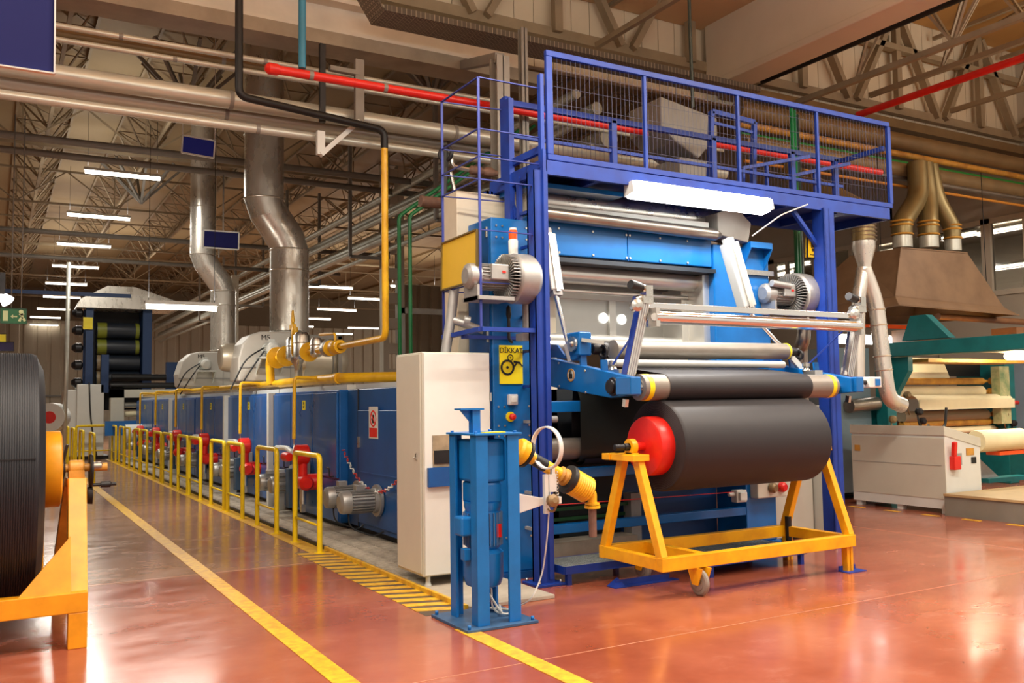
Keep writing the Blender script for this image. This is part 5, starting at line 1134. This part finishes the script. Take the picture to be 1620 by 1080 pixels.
MB().lathe([(.03, 0), (.03, .06), (.02, .07), (.02, .1)], (B_.x+.1, CY, 1.08), (1, 0, 0), 16).build('shaft_end', BRONZE, t)
MB().tube((B_.x+.1, CY, .95), (B_.x+.2, CY, .95), .012, 8).lathe([(.022, 0), (.022, .06), (.012, .07), (.012, .1)], (B_.x+.16, CY, .95), (1, 0, 0), 12).build('crank_handle', BLACK, t)

# ================================================================== RIGHT: COATING LINE
t = thing('machine_cabinet', 'low pale cabinet with a sloped end in front of the teal coating line', 'cabinet', (10.4, 7.2, 0))
def sl(z): return z
body = MB().prism([(10.4, 7.2, .2), (11.12, 7.2, .2), (11.12, 7.2, .9), (10.4, 7.2, 1.07)], (0, 1.42, 0)).build('cabinet_body', WHITE, t, bev=.008)
MB().prism([(10.385, 7.19, .98), (11.13, 7.19, .81), (11.13, 7.19, .93), (10.385, 7.19, 1.1)], (0, 1.45, 0)).build('lid', BEIGE, t, bev=.006)
MB().bb(10.385, 10.4, 7.2, 8.62, .18, .95).build('side_panel', BEIGE, t, bev=.004)
MB().bb(10.392, 10.44, 7.2, 8.62, .06, .18).build('plinth_strip', WHITE, t)
for y in (7.25, 7.9, 8.55): MB().bb(10.41, 10.5, y-.04, y+.04, 0, .2).build('leg', WHITE, t)
MB().bb(10.38, 10.385, 7.25, 8.6, .6, .604).build('scuff_line', GREYP, t)
MB().box((10.382, 8.52, .78), (.006, .09, .08)).build('orange_label', OCHRE, t); MB().box((10.9, 7.195, .76), (.16, .006, .09)).build('orange_label', OCHRE, t)
MB().box((10.97, 7.195, .65), (.1, .006, .08)).build('printed_label', DARKM, t)
MB().bb(10.47, 10.6, 7.12, 7.2, .55, .72).bar((10.5, 7.15, .72), (10.48, 7.12, .9), .06, .05).build('red_switch', RED, t, bev=.01); MB().bb(10.62, 10.72, 7.19, 7.2, .6, .75).build('grey_plate', GREYP, t)
t = thing('work_platform', 'low grey fronted work platform with a beige top at the right edge', 'platform', (10.25, 5, 0))
MB().bb(10.27, 16.5, 2.5, 7.15, .0, .24).build('platform_body', mat('platform_grey', '7E7B70', .6, var=.12, scale=3), t)
MB().bb(10.25, 16.5, 2.5, 7.15, .24, .27).build('platform_top', mat('platform_top', 'B59C70', .45, var=.25, scale=4, stretch=(3, .6, 1)), t)
t = thing('coating_machine', 'teal framed coating machine with stacked cream rollers at the right', 'machine', (11.4, 9, 0))
MB().bb(11.35, 11.55, 8.75, 8.95, 0, 2.2).bb(11.4, 11.6, 8.9, 9.9, 0, 1.4).build('side_column', TEAL, t, bev=.01)
zt_ = 2.13
MB().bb(11.35, 11.65, 4.0, 8.95, zt_-.07, zt_+.13).build('top_beam', TEAL, t, bev=.01)
MB().prism([(11.4, 8.5, zt_+.15), (11.4, 7.75, zt_+.15), (11.4, 8.1, zt_+.5), (11.4, 8.35, zt_+.5)], (.15, 0, 0)).prism([(11.45, 8.75, 1.4), (11.45, 8.45, 1.85), (11.45, 8.45, 2.05), (11.45, 8.9, 2.05)], (.1, 0, 0)).build('bracket_plate', TEAL, t)
x1 = 12.247; x2 = 14.701
MB().bb(x2, x2+.25, 9.0, 9.9, 0, 2.0).build('far_frame', TEAL, t, bev=.01)
MB().bb(x2-.25, x2+.02, 8.95, 9.1, 1.0, 1.95).build('roller_bracket', mat('cream_green', 'C7C08E', .5, var=.3, scale=5, dark='6F8E62'), t)
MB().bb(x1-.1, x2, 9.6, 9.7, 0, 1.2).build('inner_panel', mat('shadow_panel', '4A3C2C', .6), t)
for nm_, py, r, m, xa, xb_ in (('ochre_roller', 603, .055, OCHRE, x1-.1, x2-.35), ('cream_roller', 620, .1, IVORY, x1-.1, x2-.4), ('grey_roller', 655, .09, mat('grey_tan', '9C8A70', .5), x1, x2-.3), ('ochre_roller', 668, .055, OCHRE, x1, x2-.2), ('ivory_roller', 681, .055, IVORY, x1, x2-.1)):
    z = {603: 1.71, 620: 1.535, 655: 1.157, 668: 1.035, 681: 0.913}[py]
    o = MB().tube((xa, 9.2, z), (xb_, 9.2, z), r, 22).build(nm_, m, t)
    MB().lathe([(r*.9, 0), (r*.5, .08), (r*.3, .2)], (xb_, 9.2, z), (1, 0, 0), 14).lathe([(.02, 0), (.06, .02), (.05, .1)], (xb_+.15, 9.15, z), (1, 0, 0), 12).build('journal', OCHRE, o)
zc_ = 1.364
pts = [(9.05+math.sin(R(a))*.16, zc_-.03+math.cos(R(a))*.16) for a in range(-75, 60, 15)]
mbp = MB(); m_ = len(pts)
mbp.add([(x1+.02, y, z) for y, z in pts]+[(x2+.02, y, z) for y, z in pts], [(i, i+1, m_+i+1, m_+i) for i in range(m_-1)], True).bb(x1+.02, x2+.02, 8.88, 8.9, zc_-.1, zc_+.05)
mbp.build('curved_cover', IVORY, t)
MB().tube((x2, 9.0, zc_-.02), (x2+.3, 9.0, zc_-.02), .035, 10).build('red_pin', RED, t)
MB().add([(x1, 9.35, 1.72), (x1+1.5, 9.35, 1.72), (x1+1.4, 9.42, 2.08), (x1, 9.42, 2.08)], [(0, 1, 2, 3)]).bb(x1, x1+1.4, 9.42, 9.44, 1.7, 2.1).build('ivory_web', IVORY, t, label='ivory web of material')
MB().bb(x1+1.5, x2+.1, 9.45, 9.5, 1.8, 2.05).build('black_panel', BLACK, t)
for k, (x, y, z) in enumerate(((x1-.15, 9.0, 1.5), (x1-.3, 8.7, 1.25), (x1-.25, 8.7, .95), (x1+.05, 8.9, 1.1), (x1-.9, 8.7, 1.15), (x2-.05, 9.05, 1.45), (x2-.05, 9.05, 1.15), (x2+.1, 9.0, 1.0))):
    MB().lathe([(.02, 0), (.055, .02), (.055, .07), (.03, .1)], (x, y, z), (-.3, -1, 0), 14).path([(x, y, z), (x-.05, y-.05, z-.15), (x+.08, y, z-.3)], .012, 6, .08).build('valve_fitting', DARKM if k % 2 else BROWNP, t)
MB().path([(x1-.2, 8.6, 1.05), (x1-.15, 8.6, .98), (x1+.2, 8.6, 1.0), (x1+.25, 8.6, 1.3)], .02, 8, .1).build('hose', BLACK, t)
MB().bb(10.6, 11.3, 9.0, 9.9, .1, 2.2).build('blue_grey_panel', mat('blue_grey', '6A7C84', .5), t)
MB().tube((10.7, 8.9, 1.35), (11.3, 8.9, 1.38), .1, 18).build('small_drum', BRONZE, t)
MB().bb(11.9, 15.6, 7.6, 7.8, .27, .33).bb(12.9, 13.1, 7.5, 7.9, .27, .82).build('lower_frame', TEAL, t)
MB().prism([(11.45, 7.7, .33), (12.3, 7.7, .33), (11.75, 7.7, .68), (11.45, 7.7, .7)], (0, .3, 0)).build('guard_sheet', GREYP, t)
# orange and brown top structure
MB().bb(11.4, 13.2, 9.4, 9.5, 2.35, 2.42).bb(12.1, 13.0, 8.8, 9.2, 2.3, 2.5).bb(12.3, 13.8, 8.6, 8.7, 2.25, 2.3).tube((12.4, 8.6, 2.68), (15.0, 8.6, 2.66), .05).bb(13.4, 13.9, 8.0, 8.4, 2.4, 2.5).build('top_rods', mat('brown_iron', '7A5232', .5, var=.3, scale=5), t)
MB().bb(11.7, 14.2, 8.3, 8.9, 1.97, 2.02).build('tan_cover', OCHRE, t)
t = thing('cream_roll', 'cream coated roll with a red end tray at the right edge', 'roll', (12, 7.5, .85))
MB().lathe([(.06, 0), (.14, .0), (.15, .02), (.15, 1.02), (.13, 1.06), (.04, 1.08)], (11.5, 7.5, .86), (1, 0, 0), 32).build('rolled_web', IVORY, t)
MB().bb(11.9, 12.7, 7.42, 7.62, .66, .71).prism([(12.55, 7.45, .7), (12.75, 7.45, .7), (12.75, 7.45, .95)], (0, .1, 0)).build('end_tray', ORANGE, t)
t = thing('wall_curtain', 'pale blue grey curtain panel behind the coating machine at the right edge', 'curtain', (16.6, 9, 1))
MB().bb(16.4, 16.45, 7.6, 10.0, .8, 2.4).build('panel_sheet', mat('pale_blue_sheet', '8E9FAE', .25), t)
tag(MB().bb(15.0, 22, 12.0, 12.06, 2.85, 2.93).build('orange_rail', ORANGE), 'orange rail behind the silver ducts at the right', 'rail')
# lamps of the coating line
t = thing('machine_lamp', 'bright white strip lamp behind the two silver ducts', 'lamp', (10.3, 9, 2.3))
a = (11.002, 9.3, 2.345); b_ = (12.804, 9.3, 2.382)
MB().lathe([(.02, 0), (.06, .03), (.06, b_[0]-a[0]-.03), (.02, b_[0]-a[0])], a, (1, 0, 0), 16).build('lamp_tube', TUBEB, t)
MB().bb(a[0], b_[0], 9.3, 9.4, a[2]+.05, a[2]+.09).build('housing', WHITE, t)
t = thing('machine_lamp', 'warm short lamp under the teal beam at the right edge', 'lamp', (12, 7.6, 2.0))
a = (12.78, 7.8, 2.043)
MB().lathe([(.02, 0), (.055, .03), (.055, .7), (.02, .75)], a, (1, 0, 0), 16).build('lamp_tube', TUBEB, t)
MB().bb(a[0]-.9, a[0]+.8, a[1]-.02, a[1]+.1, a[2]+.05, a[2]+.08).build('housing', IVORY, t)
for (x, y, z, e) in ((12.6, 8.2, 2.25, 45), (13.4, 7.6, 2.2, 30)):
    l = bpy.data.lights.new('machine_light', 'AREA'); l.shape = 'RECTANGLE'; l.size = .8; l.size_y = .12; l.energy = e; l.color = (1, .85, .6)
    lo = bpy.data.objects.new('machine_light', l); COL.objects.link(lo); lo.parent = t; lo.location = V(x, y, z)-V(12, 7.6, 2.0)
# hood
t = thing('extraction_hood', 'large brown sheet metal extraction hood over the coating machine', 'hood', (12, 9, 2.6))
T = [(11.329, 8.4, 3.621), (12.888, 8.4, 3.655)]; Bq = [(11.025, 8.3, 2.898), (13.598, 8.3, 2.836)]; Lp = [(10.965, 8.2, 2.759), (13.821, 8.2, 2.716)]
tb = [(T[0][0]-.1, 9.2, T[0][2]), (T[1][0], 9.2, T[1][2])]; bb_ = [(Bq[0][0]-.45, 9.9, Bq[0][2]-.1), (Bq[1][0], 9.9, Bq[1][2])]; lb = [(Lp[0][0]-.5, 10.0, Lp[0][2]-.15), (Lp[1][0], 10.0, Lp[1][2])]
MB().add([T[0], T[1], tb[1], tb[0], Bq[0], Bq[1], bb_[1], bb_[0], Lp[0], Lp[1], lb[1], lb[0]], [(0, 1, 2, 3), (0, 4, 5, 1), (1, 5, 6, 2), (2, 6, 7, 3), (3, 7, 4, 0), (4, 8, 9, 5), (5, 9, 10, 6), (6, 10, 11, 7), (7, 11, 8, 4)]).build('hood_shell', HOOD, t)
b = MB()
for a, c in ((Bq[0], Bq[1]), (Lp[0], Lp[1]), (T[0], T[1]), (T[0], Bq[0]), (Bq[0], bb_[0]), (Lp[0], lb[0])): b.bar(a, c, .02)
b.build('folded_seam', HOOD, t)
MB().tube((Bq[0][0]+.0, 8.5, T[0][2]), (Bq[0][0]+.0, 8.5, 5), .006, 5).tube((Bq[1][0]-.1, 8.5, Bq[1][2]), (Bq[1][0]-.1, 8.5, 5.0), .006, 5).build('hanger_wire', DARKM, t, kind='stuff')
top = (12.638, 8.9, 4.817)
for k, (p, w1, rr1) in enumerate((( (11.845, 8.75, 3.712), (11.831, 8.75, 4.164), .15), ((12.476, 8.75, 3.758), (12.479, 8.75, 4.222), .15), ((13.07, 8.75, 3.75), (12.976, 8.75, 4.195), .13))):
    o = MB().tube(p, (p[0], p[1], p[2]+.2), rr1*.95, 20).build('outlet_collar', PIPEG, t)
    MB().path([(p[0], p[1], p[2]+.18), (p[0], p[1], p[2]+.38), (top[0]+(k-1)*.22, 8.85, top[2]-.25), (top[0]+(k-1)*.15, 8.9, top[2]+.3)], rr1, 20, .2).build('elbow_duct', mat('olive_sheet', '86744C', .4, .6, var=.15, scale=4), t)
    b = MB()
    for dz in (.2, .34, .4): b.torus((p[0], p[1], p[2]+dz), (0, 0, 1), rr1*1.02, .014, 20, 5)
    b.build('duct_band', OCHRE, t)
# twin ducts
t = thing('twin_duct', 'silver duct splitting into two pipes left of the brown hood', 'duct', (9.732, 7.75, 3.752))
p = (9.669, 7.7, 3.737); p2 = (9.653, 7.7, 3.473); p3 = (9.632, 7.7, 3.12)
MB().path([p2, (p[0], p[1], p[2]+.12), (p[0]+.2, 9.15, p[2]+1.0)], .145, 24, .15).build('flexible_sleeve', mat('olive_sheet', '86744C'), t)
b = MB()
for k in range(5): b.torus((p[0], p[1], p[2]-.05-k*.05), (0, 0, 1), .147, .012, 24, 5)
b.build('sleeve_band', BRONZE, t)
MB().lathe([(.145, 0), (.145, .08), (.085, .3), (.085, p2[2]-p3[2])], p2, (0, 0, -1), 24).build('reducer', STEEL, t)
MB().path([p3, (9.514, 7.7, 2.748), (9.44, 7.7, 1.687)], .085, 20, .15).build('left_branch', STEEL, t)
MB().path([p3, (9.785, 7.65, 2.69), (9.829, 7.6, 1.7), (9.886, 7.6, 1.442), (10.14, 7.6, 1.366)], .1, 20, .25).build('right_branch', STEEL, t)
b = MB()
q_ = [V(x) for x in ((9.785, 7.65, 2.69), (9.829, 7.6, 1.7))]
for u in (.1, .3, .7, .88): b.torus(q_[0].lerp(q_[1], u), q_[1]-q_[0], .102, .01, 20, 5)
b.build('duct_band', STEEL, t)

# ================================================================== FAR END OF THE AISLE
YQ = 29.0
t = thing('calender', 'distant blue roll calender with stacked dark rolls under a sheet hood', 'machine', (3.0, YQ, 0))
for nm_, py, r, m, e in (('dark_roll', 517, .52, None, 1), ('dark_roll', 551, .52, None, 1), ('dark_roll', 581, .48, None, 0), ('dark_roll', 606, .42, None, 0)):
    z = {517: 3.746, 551: 3.257, 581: 2.788, 606: 2.338}[py]
    r = {517: .23, 551: .22, 581: .23, 606: .2}[py]
    x0 = 2.568; x1_ = 3.744
    o = MB().tube((x0, YQ, z), (x1_, YQ, z), r, 24).build('dark_roll', mat('navy_roll', '1D2530', .4), t)
    MB().tube((x0+.02, YQ, z), (x0+.27, YQ, z), r*1.01, 24).build('roll_end', mat('olive_end', '7E8427', .5) if e else mat('tan_end', '9A8667', .5), o)
    if e: MB().tube((x1_-.12, YQ, z), (x1_-.02, YQ, z), r*1.01, 24).build('roll_end', mat('olive_end', '7E8427', .5), o)
xb0 = 2.5; 
fr = MB()
for dy in (-.4, .4): fr.bb(xb0-.25, xb0-.05, YQ+dy-.06, YQ+dy+.06, 0, 4.6)
for k in range(9): fr.bar((xb0-.15, YQ-.4, .4+k*.45), (xb0-.15, YQ+.4, .6+k*.45), .06)
fr.bb(x1_+.05, x1_+.3, YQ-.4, YQ+.4, 0, 4.4)
fr.build('side_frame', mat('navy_blue', '1C3A66', .5), t)
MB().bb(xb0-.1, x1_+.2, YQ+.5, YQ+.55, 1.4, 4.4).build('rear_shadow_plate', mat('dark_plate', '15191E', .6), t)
MB().prism([(xb0-.5, YQ-.6, 4.35), (x1_+.9, YQ-.6, 4.35), (x1_+.9, YQ-.6, 4.65), (x1_-.2, YQ-.6, 5.0), (xb0+.3, YQ-.6, 5.0), (xb0-.4, YQ-.6, 4.6)], (0, 1.3, 0)).build('sheet_hood', STEEL, t)
MB().box((xb0-.2, YQ-.5, 3.9), (.25, .03, .35)).build('yellow_notice', SIGNY, t)
for k in range(5): MB().lathe([(.05, 0), (.14, .05), (.14, .2), (.06, .3)], (xb0-.3, YQ-.3, 2.2+k*.5), (-1, 0, 0), 12).build('gear_drive', DARKM, t)
t = thing('machine_cabinet', 'distant beige cabinet pair with a bright reflection left of the ovens', 'cabinet', (1.9, 28.5, 0))
MB().bb(1.75, 2.3, 28.6, 30.2, .1, 2.0).bb(2.04, 2.747, 28.4, 29.2, .1, 2.15).build('cabinet_body', WHITE, t, bev=.02)
MB().bb(1.8, 2.9, 28.5, 29.6, 0, .1).build('plinth', DARKM, t)
MB().path([(2.347, 28.35, 2.2), (2.39, 28.35, 1.2), (2.568, 28.35, .1)], .02, 6, .4).build('cable', BLACK, t)
t = thing('winding_table', 'distant pale frame table with black rollers between the calender and the ovens', 'machine', (3.4, 26.5, 0))
xa, xb_ = 2.962, 4.852
MB().bb(xa-.1, xa+.25, 27.8, 28.2, 0, 1.98).bb(xa-.1, xb_, 27.8, 28.2, 1.75, 1.98).build('pale_frame', BEIGE, t)
for k in range(5): MB().tube((xa+.3, 28.1, .5+k*.26), (xb_, 28.1, .5+k*.26), .08, 12).build('cream_roller', IVORY if k % 2 else PIPEG, t)
MB().tube((xa-.1, 28.0, 2.1), (xb_, 28.0, 2.1), .08, 12).tube((xa+.0, 28.6, 2.35), (xb_+.2, 28.6, 2.35), .1, 12).build('black_roller', BLACK, t)
MB().bb(xa-.3, xa+.5, 27.2, 27.3, .7, 1.1).build('blue_plate', BLUE, t)
each(MB().bb(xb_-.4, xb_+.0, 28.5, 28.7, 1.9, 2.8).bb(xa-.3, xa-.1, 28.4, 28.7, 1.9, 3.0), 'blue_upright', mat('navy_blue', '1C3A66', .5), t)
p = (3.987, 32.604, 0.5)
tag(MB().lathe([(.03, 0), (.26, 0), (.26, .5), (.03, .5)], (3.094, 26.5, .75), (1, 0, 0), 28).build('white_reel', WHITE), 'small white reel lying at the far end of the oven row', 'reel')
t = thing('paper_reel', 'white reel with red core just right of the ribbed black roll', 'reel', (1.0, 20, .9))
c = (0.95, 20.0, 1.307)
MB().lathe([(.1, 0), (.28, 0), (.28, .5), (.1, .5)], c, (.3, 1, 0), 28).build('reel_body', WHITE, t); MB().lathe([(.03, -.01), (.12, -.01), (.12, .05)], c, (.3, 1, 0), 20).build('reel_core', RED, t)
MB().bar((c[0]-.1, c[1], c[2]-.2), (c[0]-.1, c[1], .05), .08).bar((c[0]+.1, c[1]+.4, c[2]-.2), (c[0]+.1, c[1]+.4, .05), .08).bb(c[0]-.2, c[0]+.2, c[1]-.1, c[1]+.5, 0, .06).build('reel_stand', YEL, t)
# grey control units standing behind the ovens
t = thing('steel_rack', 'grey steel support rack behind the horizontal cream duct', 'rack', (7, 16, 0))
MB().bb(6.3, 6.4, 15, 15.1, 0, 3.2).bb(7.6, 7.7, 15, 15.1, 0, 3.2).bb(6.3, 7.7, 15, 15.1, 3.1, 3.2).bb(6.3, 7.7, 15, 15.1, 1.9, 2.0).build('rack_frame', GREYSTEEL, t)
tag(MB().tube((4.576, 12.0, 1.624), (5.3, 12.0, 1.599), .07, 14).build('dark_pipe', DARKM), 'short dark pipe behind the yellow header next to the grey cabinet', 'pipe')
